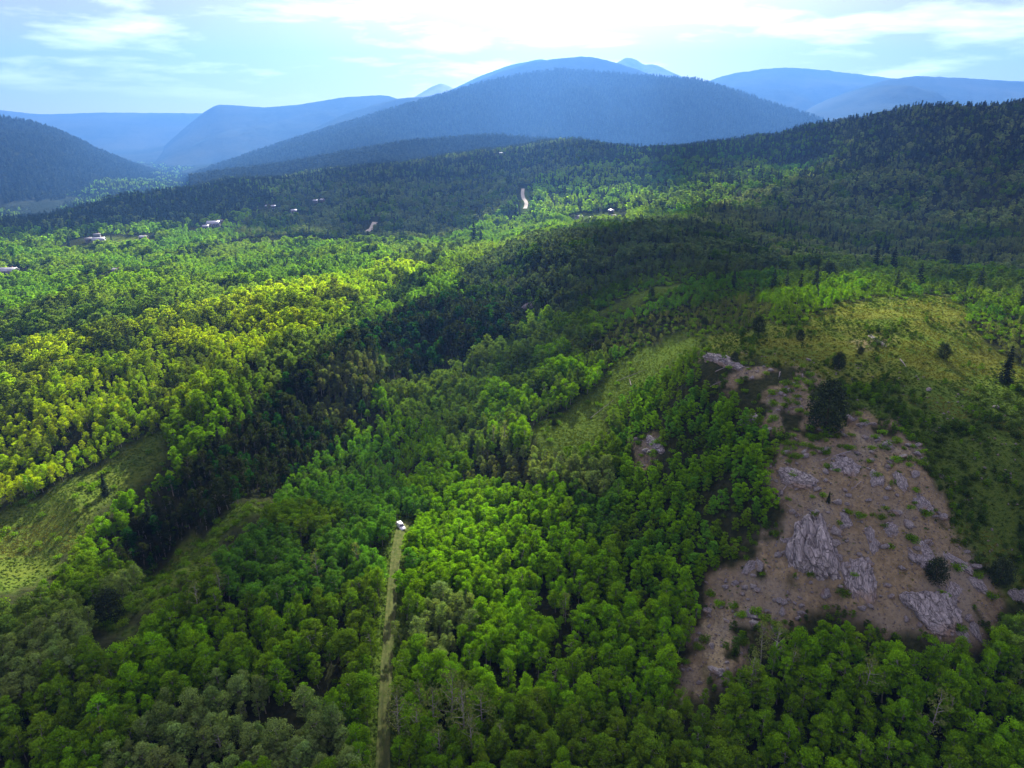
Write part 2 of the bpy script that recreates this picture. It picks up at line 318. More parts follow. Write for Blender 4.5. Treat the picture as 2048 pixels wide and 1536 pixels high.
# ------------------------------------------------------------------ mountains, each its own massif
MTN = []
def mountain(crest, front, zf, back, material, rough=.05, nx=260, ns=46, seed=0, cliff=1.15, name='mountain'):
    c = np.array(crest, float); px = np.linspace(c[0, 0], c[-1, 0], nx)
    def smooth(a): return np.convolve(np.pad(a, 4, 'edge'), np.ones(9)/9, 'valid')
    py = smooth(np.interp(px, c[:, 0], c[:, 1])); Y = smooth(np.interp(px, c[:, 0], c[:, 2]))
    cx_, cy_, cz_ = world_at(px, py, Y)
    s = np.concatenate([np.linspace(0, 1, ns), np.linspace(1, 2, 14)[1:]]); sg = np.minimum(s, 1); bk = np.maximum(s-1, 0)
    Yg = Y[:, None]-front*(1-sg)[None]+back*bk[None]; Xg = cx_[:, None]*(Yg/Y[:, None])
    H = (cz_-zf)[:, None]; prof = (sg**cliff)[None]*(1-bk[None]**1.3)
    gul = fbm(Xg/(front*.22)+seed, Yg/(front*.5), o=5, seed=60+seed); env = np.sin(np.pi*np.clip(sg, 0, 1))[None]
    Z = zf+H*prof+H*rough*4*gul*env*(1-bk[None])
    Z += H*rough*.14*fbm(Xg/60, Yg/60, o=3, seed=80+seed)
    edge = np.minimum(1, np.minimum(np.arange(nx), np.arange(nx)[::-1])/12)[:, None]; Z = zf+(Z-zf)*edge if False else Z
    i = np.arange(nx*len(s)).reshape(nx, len(s)); F = np.stack([i[:-1, :-1], i[1:, :-1], i[1:, 1:], i[:-1, 1:]], -1).reshape(-1, 4)
    me = mesh_np(name, np.stack([Xg, Yg, Z], -1).reshape(-1, 3), F[:, ::-1], True); me.materials.append(material)
    tag(link(name, me), kind='structure'); MTN.append((Xg, Yg, Z, sg)); return Xg, Yg, Z
M1 = mountain([(240,400,2500),(330,372,2700),(430,335,2900),(560,290,3200),(700,245,3500),(850,200,3800),(950,170,4000),(1050,148,4200),(1120,140,4300),(1250,148,4200),(1400,160,4000),(1480,185,3900),(1560,212,3800),(1640,237,3700),(1720,275,3600),(1800,300,3500)], 1500, -80, 1500, MT_NEAR, .075, 420, 90, 1)
M1b = mountain([(380,360,1950),(450,348,2000),(560,335,2050),(680,312,2150),(800,290,2250),(900,280,2350),(1000,275,2400),(1150,290,2400),(1250,300,2400)], 500, -40, 700, MT_NEAR, .075, 260, 60, 2)
M2 = mountain([(700,270,5300),(850,205,5300),(950,165,5400),(1000,143,5500),(1060,125,5500),(1120,116,5500),(1180,112,5500),(1230,124,5500),(1300,148,5400),(1400,190,5300),(1500,230,5200)], 1800, -40, 1500, MT_FAR, .065, seed=3)
mountain([(880,190,6800),(960,152,6800),(1020,130,6800),(1080,118,6800),(1120,125,6800),(1200,150,6800)], 1800, -40, 1500, MT_FAR, .03, seed=4)
mountain([(230,360,5200),(290,330,5200),(330,290,5300),(370,255,5400),(405,226,5500),(432,209,5500),(460,210,5500),(530,215,5600),(600,209,5700),(690,194,5800),(770,190,5900),(830,208,6000),(900,250,6000)], 1500, -80, 1500, MT_FAR, .05, seed=5, cliff=.9)
mountain([(560,290,4600),(680,232,4700),(740,212,4800),(800,196,4900),(900,190,4900)], 1200, -50, 1200, MT_FAR, .065, seed=11)
mountain([(-500,190,6900),(-200,208,6900),(0,220,6900),(80,229,6900),(200,225,6900),(330,226,6900),(430,227,6900),(520,235,6900)], 2500, -80, 1500, MT_FAR, .065, seed=6)
M5 = mountain([(-500,180,2700),(-250,205,2750),(-80,222,2800),(0,236,2850),(60,246,2900),(120,264,3000),(200,303,3100),(280,335,3200),(350,356,3300),(430,372,3400)], 1250, -80, 1200, MT_NEAR, .075, 300, 70, 7)
mountain([(1330,230,6900),(1400,168,6900),(1450,150,6900),(1520,138,6900),(1580,135,6900),(1650,140,6900),(1720,149,6900),(1800,158,6800),(1950,180,6800)], 2500, -40, 1500, MT_FAR, .065, seed=8)
mountain([(1560,250,5400),(1640,205,5400),(1700,182,5400),(1770,160,5500),(1830,152,5500),(1900,155,5500),(2048,163,5500),(2300,178,5500),(2500,200,5500)], 2300, -40, 1500, MT_FAR, .07, seed=9)
mountain([(810,205,7600),(845,184,7600),(866,172,7600),(882,166,7600),(898,172,7600),(930,190,7600)], 1500, 200, 900, MT_ROCK, .05, 120, seed=10)
mountain([(1190,165,7700),(1225,130,7700),(1252,114,7700),(1272,118,7700),(1288,130,7700),(1302,128,7700),(1318,131,7700),(1340,143,7700),(1380,160,7700)], 1500, 200, 900, MT_ROCK, .05, 140, seed=12)

# ------------------------------------------------------------------ clouds that shade the slopes (they drift beyond the top of the picture, towards the sun)
def cloud(name, label, D, alt, thick):
    # D: cover on the ground; the body hangs along the sun's direction above it
    cell = 30; xs = np.arange(-2600, 2600, cell); ys = np.arange(-700, 3900, cell); X, Yy = np.meshgrid(xs, ys, indexing='ij')
    d = D(X, Yy); ok = d > 0
    k = (alt-10)/SV[2]; ox, oy = SV[0]*k, SV[1]*k
    th = thick*np.clip(d, 0, 1)**.5*(.6+.5*np.abs(fbm(X/260, Yy/260, o=4, seed=71)))
    top = alt+th; bot = alt-.25*th*(1+.5*fbm(X/120, Yy/120, o=3, seed=72))
    nx, ny = X.shape; i = np.arange(nx*ny).reshape(nx, ny)
    fm = (ok[:-1, :-1] & ok[1:, :-1] & ok[1:, 1:] & ok[:-1, 1:])
    q = np.stack([i[:-1, :-1], i[1:, :-1], i[1:, 1:], i[:-1, 1:]], -1)[fm]
    edge_ok = np.zeros((nx, ny), int)
    for a, b in ((0, 0), (1, 0), (1, 1), (0, 1)): edge_ok[a:nx-1+a, b:ny-1+b] += fm
    rim = edge_ok < 4; top[rim] = alt; bot[rim] = alt
    V = np.concatenate([np.stack([X+ox, Yy+oy, top], -1).reshape(-1, 3), np.stack([X+ox, Yy+oy, bot], -1).reshape(-1, 3)])
    Fc = np.concatenate([q, q[:, ::-1]+nx*ny]); used = np.unique(Fc); mp_ = np.zeros(len(V), int); mp_[used] = np.arange(len(used))
    me = mesh_np(name, V[used], mp_[Fc], True); me.materials.append(CLOUD)
    tag(link(name, me), label, 'cloud', 'clouds in front of the sun')
m, t, o = mat('cloud_vapour'); d_ = N(t, 'ShaderNodeBsdfDiffuse'); d_.inputs[0].default_value = (.85, .87, .9, 1); tl = N(t, 'ShaderNodeBsdfTranslucent'); tl.inputs[0].default_value = (.8, .82, .85, 1)
tp = N(t, 'ShaderNodeBsdfTransparent'); tp.inputs[0].default_value = (.9, .92, 1, 1); m1 = N(t, 'ShaderNodeMixShader'); m2 = N(t, 'ShaderNodeMixShader'); m1.inputs[0].default_value = .5; m2.inputs[0].default_value = .36
t.links.new(d_.outputs[0], m1.inputs[1]); t.links.new(tl.outputs[0], m1.inputs[2]); t.links.new(m1.outputs[0], m2.inputs[1]); t.links.new(tp.outputs[0], m2.inputs[2]); t.links.new(m2.outputs[0], o.inputs[0]); CLOUD = m
BAND = np.array([(-900,170,240),(-430,240,180),(-255,290,130),(-190,360,135),(-105,460,130),(-25,620,125),(85,800,110),(240,940,100),(430,1050,75),(700,1150,0)], float)
def band_d(x, y):
    d = np.full(x.shape, 1e9); side = np.zeros(x.shape)
    for (ax, ay, aw), (bx, by, bw) in zip(BAND[:-1], BAND[1:]):
        L2 = (bx-ax)**2+(by-ay)**2; t_ = np.clip(((x-ax)*(bx-ax)+(y-ay)*(by-ay))/L2, 0, 1); dd = np.hypot(x-ax-t_*(bx-ax), y-ay-t_*(by-ay))-(aw+t_*(bw-aw))
        cr = (bx-ax)*(y-ay)-(by-ay)*(x-ax); side = np.where(dd < d, np.sign(cr), side); d = np.minimum(d, dd)
    return d+38*fbm(x/90, y/90, o=4, seed=77), side
def hole(x, y, cx_, cy_, r): return np.hypot(x-cx_, y-cy_)-r*(1+.5*fbm(x/40, y/40, o=3, seed=78))
def D_near(x, y):
    d, s = band_d(x, y); d = np.minimum(d, np.minimum(hole(x, y, 165, 200, 34), hole(x, y, 24, 250, 32))); d = np.minimum(d, hole(x*.36, y, 200*.36, 300, 38)); d = np.minimum(d, hole(x, y, -15, 172, 17)); d = np.minimum(d, hole(x, y, -150, 192, 42))
    lim = np.minimum(1500-np.abs(x)+300*fbm(x/300, y/300, seed=79), np.minimum(y+620, 1700-y)); return np.where(s < 0, np.minimum(d, lim)/220, -1)
def D_far(x, y):
    d, s = band_d(x, y); d = np.minimum(d, hole(x, y, -380, 640, 190)); d = np.minimum(d, hole(x, y, -460, 480, 90))
    lim = np.minimum(2000-np.abs(x)+300*fbm(x/300, y/300, seed=79), 1450-y+300*fbm(x/300, y/300, seed=75)); return np.where(s > 0, np.minimum(d, lim)/220, -1)
cloud('cloud', 'grey cloud above the top edge that shades the near slopes', D_near, 1750, 170)
cloud('cloud', 'grey cloud above the top edge that shades the far forested ridge', D_far, 1750, 170)

# ---- vegetation and objects
# ------------------------------------------------------------------ plant shapes
def tube(path, rad, sides=6):
    path = np.array(path, float); k = len(path); V = []
    for i in range(k):
        d = path[min(i+1, k-1)]-path[max(i-1, 0)]; d /= np.linalg.norm(d)+1e-9
        u = np.cross(d, (0, 1, 0) if abs(d[1]) < .9 else (1, 0, 0)); u /= np.linalg.norm(u); w = np.cross(d, u)
        for j in range(sides): a = 2*math.pi*j/sides; V.append(path[i]+rad[i]*(math.cos(a)*u+math.sin(a)*w))
    F = [(i*sides+j, i*sides+(j+1) % sides, (i+1)*sides+(j+1) % sides, (i+1)*sides+j) for i in range(k-1) for j in range(sides)]
    return np.array(V), np.array(F)
def join(parts):
    V, F, o = [], [], 0
    for v, f in parts: V.append(v); F.append(f+o); o += len(v)
    return np.concatenate(V), np.concatenate(F)
def cards(cen, nor, size, rng):
    n = len(cen); nor = nor/np.linalg.norm(nor, axis=1)[:, None]; a = rng.normal(size=(n, 3)); u = np.cross(nor, a); u /= np.linalg.norm(u, axis=1)[:, None]; w = np.cross(nor, u)
    s = (size*rng.uniform(.6, 1.3, n))[:, None]; r = rng.uniform(.55, 1, n)[:, None]
    V = np.stack([cen-u*s*.5, cen-w*s*r*.5+nor*s*.08, cen+u*s*.5, cen+w*s*r*.5+nor*s*.08], 1).reshape(-1, 3)
    return V, np.arange(n*4).reshape(n, 4)
def leaf_mesh(name, cen, nor, size, rng, material):
    V, F = cards(cen, nor, size, rng); me = mesh_np(name, V, F); attr(me, 'leaf', rng.random(len(F)), 'FLOAT', 'FACE'); me.materials.append(material); return me
def aspen(seed, nl, size, H=10.0, sparse=False, full=True, bush=False):
    rng = np.random.default_rng(seed); lean = rng.normal(0, .35, 2); top = np.array([lean[0], lean[1], H*.93])
    ts = np.linspace(0, 1, 6); path = [(lean[0]*t_**1.5+rng.normal(0, .06)*(0 < t_ < 1), lean[1]*t_**1.5+rng.normal(0, .06)*(0 < t_ < 1), H*.93*t_) for t_ in ts]
    parts = [tube(path, np.linspace(.17, .035, 6), 6 if full else 4)]
    ncl = int(rng.integers(15, 22)); cl = []; R0 = rng.uniform(1.9, 2.5)
    base = rng.uniform(.26, .40) if not bush else .08
    for i in range(ncl):
        h = base+(.98-base)*(i+.5)/ncl; env = R0*math.sin(math.pi*min(1, ((h-base)/(1-base))*.80+.20))**.65
        a = i*2.4+rng.uniform(-.5, .5); r = env*rng.uniform(.35, 1.0); tr_ = np.array([lean[0]*h**1.5, lean[1]*h**1.5, 0])
        c_ = np.array([r*math.cos(a), r*math.sin(a), H*h])+tr_; cl.append((c_, rng.uniform(.4, 1.15)))
        if full or i % 3 == 0:
            p0 = tr_+(0, 0, H*(h-.10)); parts.append(tube([p0, (p0+c_)/2+(0, 0, -.1), c_], (.055, .035, .015), 4 if full else 3))
    cl.append((top+(0, 0, .1), .75))
    per = max(3, nl//len(cl)); cen = []; nor = []
    for c_, r_ in cl:
        k = per if not sparse else int(per*rng.uniform(.05, .6))
        d = rng.normal(size=(k, 3)); d /= np.linalg.norm(d, axis=1)[:, None]; rad = r_*rng.uniform(.45, 1.05, k)**.7
        p = c_+d*rad[:, None]*(1.05, 1.05, .8); cen.append(p); nor.append(d+rng.normal(0, .38, (k, 3))+(0, 0, .3))
    cen, nor = np.concatenate(cen), np.concatenate(nor)
    tv, tf = join(parts); return (tv, tf), (cen, nor, size, rng)
def conifer(seed, nl, size, H=12.0, wide=2.6, kind='spruce'):
    rng = np.random.default_rng(seed); parts = [tube([(0, 0, 0), (0, 0, H*.5), (0, 0, H*.97)], (.2, .12, .02), 5)]; cen = []; nor = []
    if kind == 'spruce':
        lev = max(6, int(H*1.1)); per = max(4, nl//lev)
        for i in range(lev):
            t_ = (i+.4)/lev; z = H*(.08+.9*t_); r = wide*(1-t_)**.85*rng.uniform(.8, 1.1); k = max(4, int(per*(1.6-1.2*t_)))
            a = rng.uniform(0, 6.283, k); q = np.sqrt(rng.uniform(.05, 1, k))*r*(1+.22*np.sin(a*5+i*1.7))
            cen.append(np.stack([q*np.cos(a), q*np.sin(a), z-.38*q+rng.normal(0, .12, k)], 1)); nor.append(np.stack([np.cos(a)*.6, np.sin(a)*.6, np.full(k, .9)], 1)+rng.normal(0, .35, (k, 3)))
    else:                                     # juniper: dense rounded cone
        cls = 26
        for i in range(cls):
            t_ = (i+.5)/cls; rr_ = wide*(math.sin(math.pi*(.18+.80*t_))**.8)*.72; a = i*2.4; c_ = np.array([rr_*math.cos(a), rr_*math.sin(a), H*(.06+.86*t_)])
            k = nl//cls; d = rng.normal(size=(k, 3)); d /= np.linalg.norm(d, axis=1)[:, None]; cen.append(c_+d*wide*.42*rng.uniform(.5, 1.05, k)[:, None]*(1, 1, 1.15)); nor.append(d+rng.normal(0, .5, (k, 3)))
    return join(parts), (np.concatenate(cen), np.concatenate(nor), size, rng)
def shrub_shape(seed, nl, size, H=1.6):
    rng = np.random.default_rng(seed); parts = []; cen = []; nor = []
    for i in range(7):
        a = i*2.4; r = rng.uniform(.2, .75)*H*.8; c_ = np.array([r*math.cos(a), r*math.sin(a), H*rng.uniform(.4, .8)]); parts.append(tube([(0, 0, 0), c_*.6, c_], (.05, .035, .012), 3))
        k = nl//7; d = rng.normal(size=(k, 3)); d /= np.linalg.norm(d, axis=1)[:, None]; cen.append(c_+d*H*.42*rng.uniform(.4, 1, k)[:, None]); nor.append(d+(0, 0, .4)+rng.normal(0, .5, (k, 3)))
    return join(parts), (np.concatenate(cen), np.concatenate(nor), size, rng)
HID = bpy.data.collections.new('plant_shapes')            # shapes for the uncountable cover, not in the scene themselves
def source(name, wood, leaves, wm, lm):
    (V, F), (cen, nor, size, rng) = wood, leaves; LV, LF = cards(cen, nor, size, rng)
    me = mesh_np(name, np.concatenate([V, LV]), np.concatenate([F, LF+len(V)])); me.materials.append(wm); me.materials.append(lm)
    attr(me, 'leaf', np.r_[np.zeros(len(F)), rng.random(len(LF))], 'FLOAT', 'FACE'); me.polygons.foreach_set('material_index', np.r_[np.zeros(len(F)), np.ones(len(LF))].astype(np.int32))
    o = bpy.data.objects.new(name, me); return o
def src_coll(name, objs):
    c_ = bpy.data.collections.new(name)
    for i, o in enumerate(objs): o.name = '%s_%02d' % (name, i); c_.objects.link(o)
    return c_
NV = 10
ASP_HI = [aspen(100+i, 2600, .29) for i in range(NV)]
ASP_HI_ME = [(mesh_np('aspen_trunk', *w, smooth=True), leaf_mesh('aspen_crown', *l, LEAF)) for w, l in ASP_HI]
BARE = [aspen(200+i, 1500, .30, 11.5, True) for i in range(4)]
BARE_ME = [(mesh_np('bare_trunk', *w, smooth=True), leaf_mesh('bare_crown', *l, LEAF)) for w, l in BARE]
JUN = [conifer(300+i, 2600, .30, 6.0, 2.3, 'juniper') for i in range(3)]
JUN_ME = [(mesh_np('juniper_trunk', *w), leaf_mesh('juniper_crown', *l, NEEDLE)) for w, l in JUN]
SPR = [conifer(310+i, 1500, .55, 12.0, 2.3) for i in range(3)]
SPR_ME = [(mesh_np('spruce_trunk', *w), leaf_mesh('spruce_crown', *l, NEEDLE)) for w, l in SPR]
SHR = [shrub_shape(320+i, 420, .24) for i in range(4)]
SHR_ME = [(mesh_np('shrub_stem', *w), leaf_mesh('shrub_crown', *l, LEAF)) for w, l in SHR]
for a, b in ASP_HI_ME+BARE_ME: a.materials.append(BARK)
for a, b in JUN_ME+SPR_ME+SHR_ME: a.materials.append(DARKBARK)
C_HI = src_coll('aspen_shape', [source('a', w, l, BARK, LEAF) for w, l in ASP_HI])
C_MID = src_coll('aspen_mid_shape', [source('a', *aspen(120+i, 620, .62, full=False), BARK, LEAF) for i in range(5)])
C_BSH = src_coll('bush_shape', [source('a', *aspen(150+i, 1500, .42, full=False, bush=True), DARKBARK, LEAF) for i in range(4)])
C_LOW = src_coll('aspen_far_shape', [source('a', *aspen(140+i, 190, 1.15, full=False), DARKBARK, LEAF) for i in range(4)])
C_SPR = src_coll('spruce_shape', [source('a', *conifer(160+i, 330, .95), DARKBARK, NEEDLE) for i in range(4)])
C_SPL = src_coll('spruce_far_shape', [source('a', *conifer(170+i, 70, 2.3), DARKBARK, NEEDLE) for i in range(3)])
C_SHR = src_coll('shrub_shape', [source('a', *shrub_shape(180+i, 200, .30), DARKBARK, LEAF) for i in range(4)])
def tuft(seed):
    rng = np.random.default_rng(seed); k = 26; a = rng.uniform(0, 6.28, k); r = rng.uniform(0, .45, k); z = rng.uniform(.05, .32, k)
    return (np.zeros((4, 3)), np.array([[0, 1, 2, 3]])), (np.stack([r*np.cos(a), r*np.sin(a), z], 1), np.stack([np.cos(a), np.sin(a), np.full(k, .5)], 1)+rng.normal(0, .4, (k, 3)), .26, rng)
C_TUF = src_coll('tuft_shape', [source('a', *tuft(190+i), DARKBARK, NEEDLE) for i in range(3)])

def scatter(name, coll, P, scale, rot, idx_, tint, label=None, cat=None):
    me = bpy.data.meshes.new(name); me.vertices.add(len(P)); me.vertices.foreach_set('co', np.ascontiguousarray(P, np.float32).ravel())
    attr(me, 'sc', scale, 'FLOAT_VECTOR'); attr(me, 'rot', rot, 'FLOAT_VECTOR'); attr(me, 'pick', idx_, 'INT'); attr(me, 'tint', tint, 'FLOAT_VECTOR'); me.update()
    o = link(name, me); g = bpy.data.node_groups.new(name, 'GeometryNodeTree')
    g.interface.new_socket('Geometry', in_out='INPUT', socket_type='NodeSocketGeometry'); g.interface.new_socket('Geometry', in_out='OUTPUT', socket_type='NodeSocketGeometry')
    gi, go = N(g, 'NodeGroupInput'), N(g, 'NodeGroupOutput'); ip = N(g, 'GeometryNodeInstanceOnPoints'); ci = N(g, 'GeometryNodeCollectionInfo')
    ci.inputs['Collection'].default_value = coll; ci.inputs['Separate Children'].default_value = True; ci.inputs['Reset Children'].default_value = True
    def na(nm, ty): a = N(g, 'GeometryNodeInputNamedAttribute', data_type=ty); a.inputs[0].default_value = nm; return a.outputs[0]
    L_ = g.links.new; L_(gi.outputs[0], ip.inputs['Points']); L_(ci.outputs[0], ip.inputs['Instance']); ip.inputs['Pick Instance'].default_value = True
    L_(na('pick', 'INT'), ip.inputs['Instance Index']); L_(na('sc', 'FLOAT_VECTOR'), ip.inputs['Scale'])
    e2r = N(g, 'FunctionNodeEulerToRotation'); L_(na('rot', 'FLOAT_VECTOR'), e2r.inputs[0]); L_(e2r.outputs[0], ip.inputs['Rotation']); L_(ip.outputs[0], go.inputs[0])
    o.modifiers.new('scatter', 'NODES').node_group = g; tag(o, label, cat, kind='stuff'); return o

# ------------------------------------------------------------------ where what grows
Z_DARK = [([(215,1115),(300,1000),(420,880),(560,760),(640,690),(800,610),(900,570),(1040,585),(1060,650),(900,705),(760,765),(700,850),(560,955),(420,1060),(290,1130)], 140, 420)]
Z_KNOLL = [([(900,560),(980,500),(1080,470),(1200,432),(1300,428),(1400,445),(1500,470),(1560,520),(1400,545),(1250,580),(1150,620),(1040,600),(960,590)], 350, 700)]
Z_RHILL = [([(1330,470),(1420,410),(1560,360),(1700,300),(1640,230),(2100,180),(2100,540),(1900,530),(1600,520),(1480,500)], 420, 1700)]
Z_DRIDGE = [([(420,500),(500,430),(560,380),(480,355),(800,320),(1000,270),(1200,270),(1240,300),(1060,360),(1000,420),(900,470),(700,520),(520,560)], 680, 2600)]
Z_LSIDE = [([(-100,460),(200,400),(440,350),(560,390),(440,440),(200,450),(-100,475)], 800, 1800)]
Z_LIME = [([(-60,1100),(-60,700),(250,640),(560,560),(800,520),(860,520),(720,610),(520,700),(400,800),(250,880),(60,960),(40,1100)], 170, 520)]
Z_VIVID = [([(800,1080),(860,980),(1000,930),(1130,960),(1200,1100),(1380,1200),(1330,1400),(1000,1400),(900,1300),(960,1200)], 90, 230), ([(960,800),(1000,720),(1130,680),(1225,730),(1200,790),(1060,860),(980,850)], 190, 330), ([(170,1440),(240,1290),(420,1210),(470,1260),(380,1350),(200,1450)], 90, 150)]
Z_GREY = [([(200,1536),(260,1430),(460,1330),(640,1400),(740,1540)], 80, 130), ([(-60,1290),(130,1240),(240,1130),(330,1160),(180,1280),(40,1400),(-60,1420)], 90, 170), ([(960,900),(1010,870),(1260,930),(1230,980),(1050,960)], 170, 240), ([(800,1250),(900,1150),(1000,1190),(900,1320)], 100, 160)]
Z_THICK = [([(620,800),(660,700),(760,690),(740,790),(680,850)], 240, 340), ([(1160,690),(1250,620),(1500,570),(1560,600),(1400,660),(1230,700)], 250, 420), ([(1940,700),(1930,620),(2080,610),(2080,720)], 210, 330), ([(930,940),(960,880),(1070,900),(1060,960)], 175, 240)]
Z_HOUSE = [([(140,500),(180,470),(320,470),(320,494)], 550, 820), ([(380,470),(400,446),(470,440),(480,462)], 600, 950), ([(-20,560),(-20,535),(60,540),(90,560)], 420, 650), ([(220,555),(220,540),(250,540),(250,556)], 420, 650), ([(1140,450),(1150,428),(1250,420),(1250,442)], 650, 1000)]
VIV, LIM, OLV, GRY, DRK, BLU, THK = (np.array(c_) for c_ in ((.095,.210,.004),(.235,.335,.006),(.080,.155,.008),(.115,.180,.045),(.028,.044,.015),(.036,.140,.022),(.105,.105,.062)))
def sample(r0, r1, sp, seed, half=R(49)):
    rng = np.random.default_rng(seed); xs = []; ys = []; r = r0
    while r < r1:
        s = sp(r) if callable(sp) else sp; k = int(2*half*r/s); a = -half+2*half*(np.arange(k)+rng.uniform(0, 1)+rng.uniform(-.46, .46, k))/k; q = r+rng.uniform(-.5, .5, k)*s
        xs.append(np.sin(a)*q); ys.append(np.cos(a)*q); r += s*.93
    return np.concatenate(xs), np.concatenate(ys)
def in_view(x, y, z, h, m=90, low=150):
    px, py = project(x, y, z+h*.6); _, pb = project(x, y, z+h); return (px > -m) & (px < 2048+m) & (pb < 1536+low)
HOUSES = [(20,551,1,26),(235,551,1,16),(200,487,1,20),(178,485,0,12),(288,481,0,14),(195,476,0,11),(428,454,1,24),(442,449,0,16),(412,459,0,10),(588,427,1,11),(536,417,0,9),(547,417,0,8),(631,406,0,9),(645,404,0,8),(1000,310,0,10),(1158,441,1,16),(1222,427,0,12),(1226,438,0,12),(1182,442,0,10)]
HP = [hit(px, py) for px, py, _, _ in HOUSES]
x1, y1 = sample(72, 330, lambda r: 2.5+.35*(r > 200), 1); x2, y2 = sample(331, 800, 3.6, 2); x3, y3 = sample(801, 2500, lambda r: 6.6+r*.0011, 3); x4, y4 = sample(2501, 5200, 17, 4)
TX, TY = np.concatenate([x1, x2, x3, x4]), np.concatenate([y1, y2, y3, y4]); TZ = ground(TX, TY); TR = np.hypot(TX, TY); nT = len(TX)
tpx, tpy = project(TX, TY, TZ+.3); cpx, cpy = project(TX, TY, TZ+6.0)
u1 = RNG.random(nT); u2 = RNG.random(nT); clone = fbm(TX/26, TY/26, o=2, seed=51); clone2 = fbm(TX/60, TY/60, o=2, seed=53); gap = fbm(TX/13, TY/13, o=3, seed=54)
z_me = samp(gm, TX, TY) > .4; z_so = samp(gs, TX, TY) > .4
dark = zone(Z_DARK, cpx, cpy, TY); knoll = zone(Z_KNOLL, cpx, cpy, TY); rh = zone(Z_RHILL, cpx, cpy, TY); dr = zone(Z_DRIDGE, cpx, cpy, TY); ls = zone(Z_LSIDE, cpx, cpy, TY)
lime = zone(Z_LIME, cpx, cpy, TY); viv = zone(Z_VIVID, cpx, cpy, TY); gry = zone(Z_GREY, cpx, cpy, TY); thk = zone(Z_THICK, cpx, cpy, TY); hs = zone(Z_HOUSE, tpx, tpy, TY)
keep = ~z_me & ~z_so & (track_dist(TX, TY) > 3.0) & ~(hs & (u1 < .8)) & ~((gap > .42) & (u2 < .8))
for P_ in ROADS:
    for q in np.linspace(0, len(P_)-1, 24):
        a = [np.interp(q, np.arange(len(P_)), P_[:, i]) for i in (0, 1)]; keep &= np.hypot(TX-a[0], (TY-a[1])*.35) > 8
for hx, hy, hz in HP: keep &= ~((np.abs(TX-hx) < 13) & (TY-hy < 16) & (TY-hy > -38))
con = np.zeros(nT, bool); far = TR > 800
con |= rh & (u1 < np.where(TR > 1100, .5, .14)); con |= dr & (u1 < .10+.22*(clone2 > .1)); con |= ls & (u1 < .7); con |= knoll & (u1 < .03); con |= dark & (u1 < .05)
con |= ~(rh | dr | ls | knoll | dark) & far & (u1 < .35*(clone > .1)+.06); con |= (TR > 1250) & (u1 < .5)
con |= ~(rh | dr | ls | knoll | dark) & ~far & (TR > 300) & (u1 < .012)
tint = np.where((clone > .12)[:, None], VIV, np.where((clone < -.16)[:, None], OLV, .5*(VIV+OLV)))
tint = np.where((clone2 < -.22)[:, None], .5*(tint+BLU), tint)
tint = np.where((~lime & ~viv & (clone2 > .28))[:, None], .5*(tint+GRY), tint); tint = np.where(gry[:, None], GRY, tint)
tint = np.where(viv[:, None], VIV*1.08, tint); tint = np.where(lime[:, None], np.where((clone > -.1)[:, None], LIM, .5*(LIM+OLV))*(.35+.65*sstep(-.35, .25, clone2+.5*(u2-.5)))[:, None]+VIV*(.6*sstep(.2, -.3, clone2+.5*(u2-.5)))[:, None], tint)  # lime zone: yellow-green leaves, with the swath's sunlight brightened into the tint
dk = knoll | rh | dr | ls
tint = np.where(dark[:, None], np.where((u2 < .25)[:, None], BLU*.5, DRK*.85), tint)  # gully: dark foliage mix, with the flank's shade deepened into the tint
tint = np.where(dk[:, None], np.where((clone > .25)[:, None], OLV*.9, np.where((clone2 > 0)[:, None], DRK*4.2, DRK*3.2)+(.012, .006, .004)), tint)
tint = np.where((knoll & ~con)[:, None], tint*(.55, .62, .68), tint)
tint = np.where(thk[:, None], .55*THK+.45*OLV, tint)
clone3 = fbm(TX/17, TY/17, o=3, seed=58); ok3 = (clone3 > .22) & ~dk & ~dark & (TR > 230) & ~con
tint = np.where(ok3[:, None], .35*tint+.65*DRK*1.5, tint)
tint = tint*RNG.uniform(.78, 1.22, (nT, 1))*RNG.uniform(.93, 1.07, (nT, 3))
lv = (cpx < 1300) & (TY > 380) & ~dk & ~dark & ~ok3
tint = np.where(lv[:, None], tint*1.15+.25*LIM, tint)  # trees of the lit sweep: extra sun brightness put into the leaf tint
tint = np.where(con[:, None], np.array((.030, .046, .024))*np.where(TR > 700, 1.4, 1)[:, None]*RNG.uniform(.75, 1.3, (nT, 1)), tint)
near_hill = (cpx > 1240) & (cpx < 1580) & (TY < 290) & (cpy < 1180) & (cpy > 700)
hgt = RNG.uniform(.48, .98, nT)*(1+.16*clone2)*np.where(near_hill, .62, 1)*np.where(thk, .72, 1)*np.where((TX > 40) & (TY > 230) & (TR < 420), .62, 1)
hgt = np.where(lime & (TY < 300), hgt*.85, hgt); hgt = hgt*np.where((TR > 230) & ~con, 1+.55*fbm(TX/15, TY/15, o=2, seed=59), 1); hgt = hgt*np.where((TR > 200) & (TR < 800), .82, .93); hgt = np.where(con, RNG.uniform(.6, 1.15, nT)*np.where(TR > 1000, 1.05, .85), hgt)
wid = hgt*RNG.uniform(.72, 1.22, nT)*np.where(~con, 1.12, 1)*np.where((TR > 331) & ~con, 1.28, 1)*np.where((TR > 800) & ~con, 1.2, 1)*np.where(TR > 2500, 1.9, 1)*np.where(near_hill, 1.2, 1)
keep &= in_view(TX, TY, TZ, 10*hgt) & visible(TX, TY, TZ+10.5*hgt+.6, .004)
for f_ in (.2, .45, .7, .95):                     # nothing stands in front of the open ground one sees
    qx, qy = project(TX, TY, TZ+10*hgt*f_)
    for P_, a_, b_ in Z_MEAD[:5]+Z_SOIL[:1]: keep &= ~(in_poly(qx, qy, P_) & (TY < b_+20) & (TR < 330))
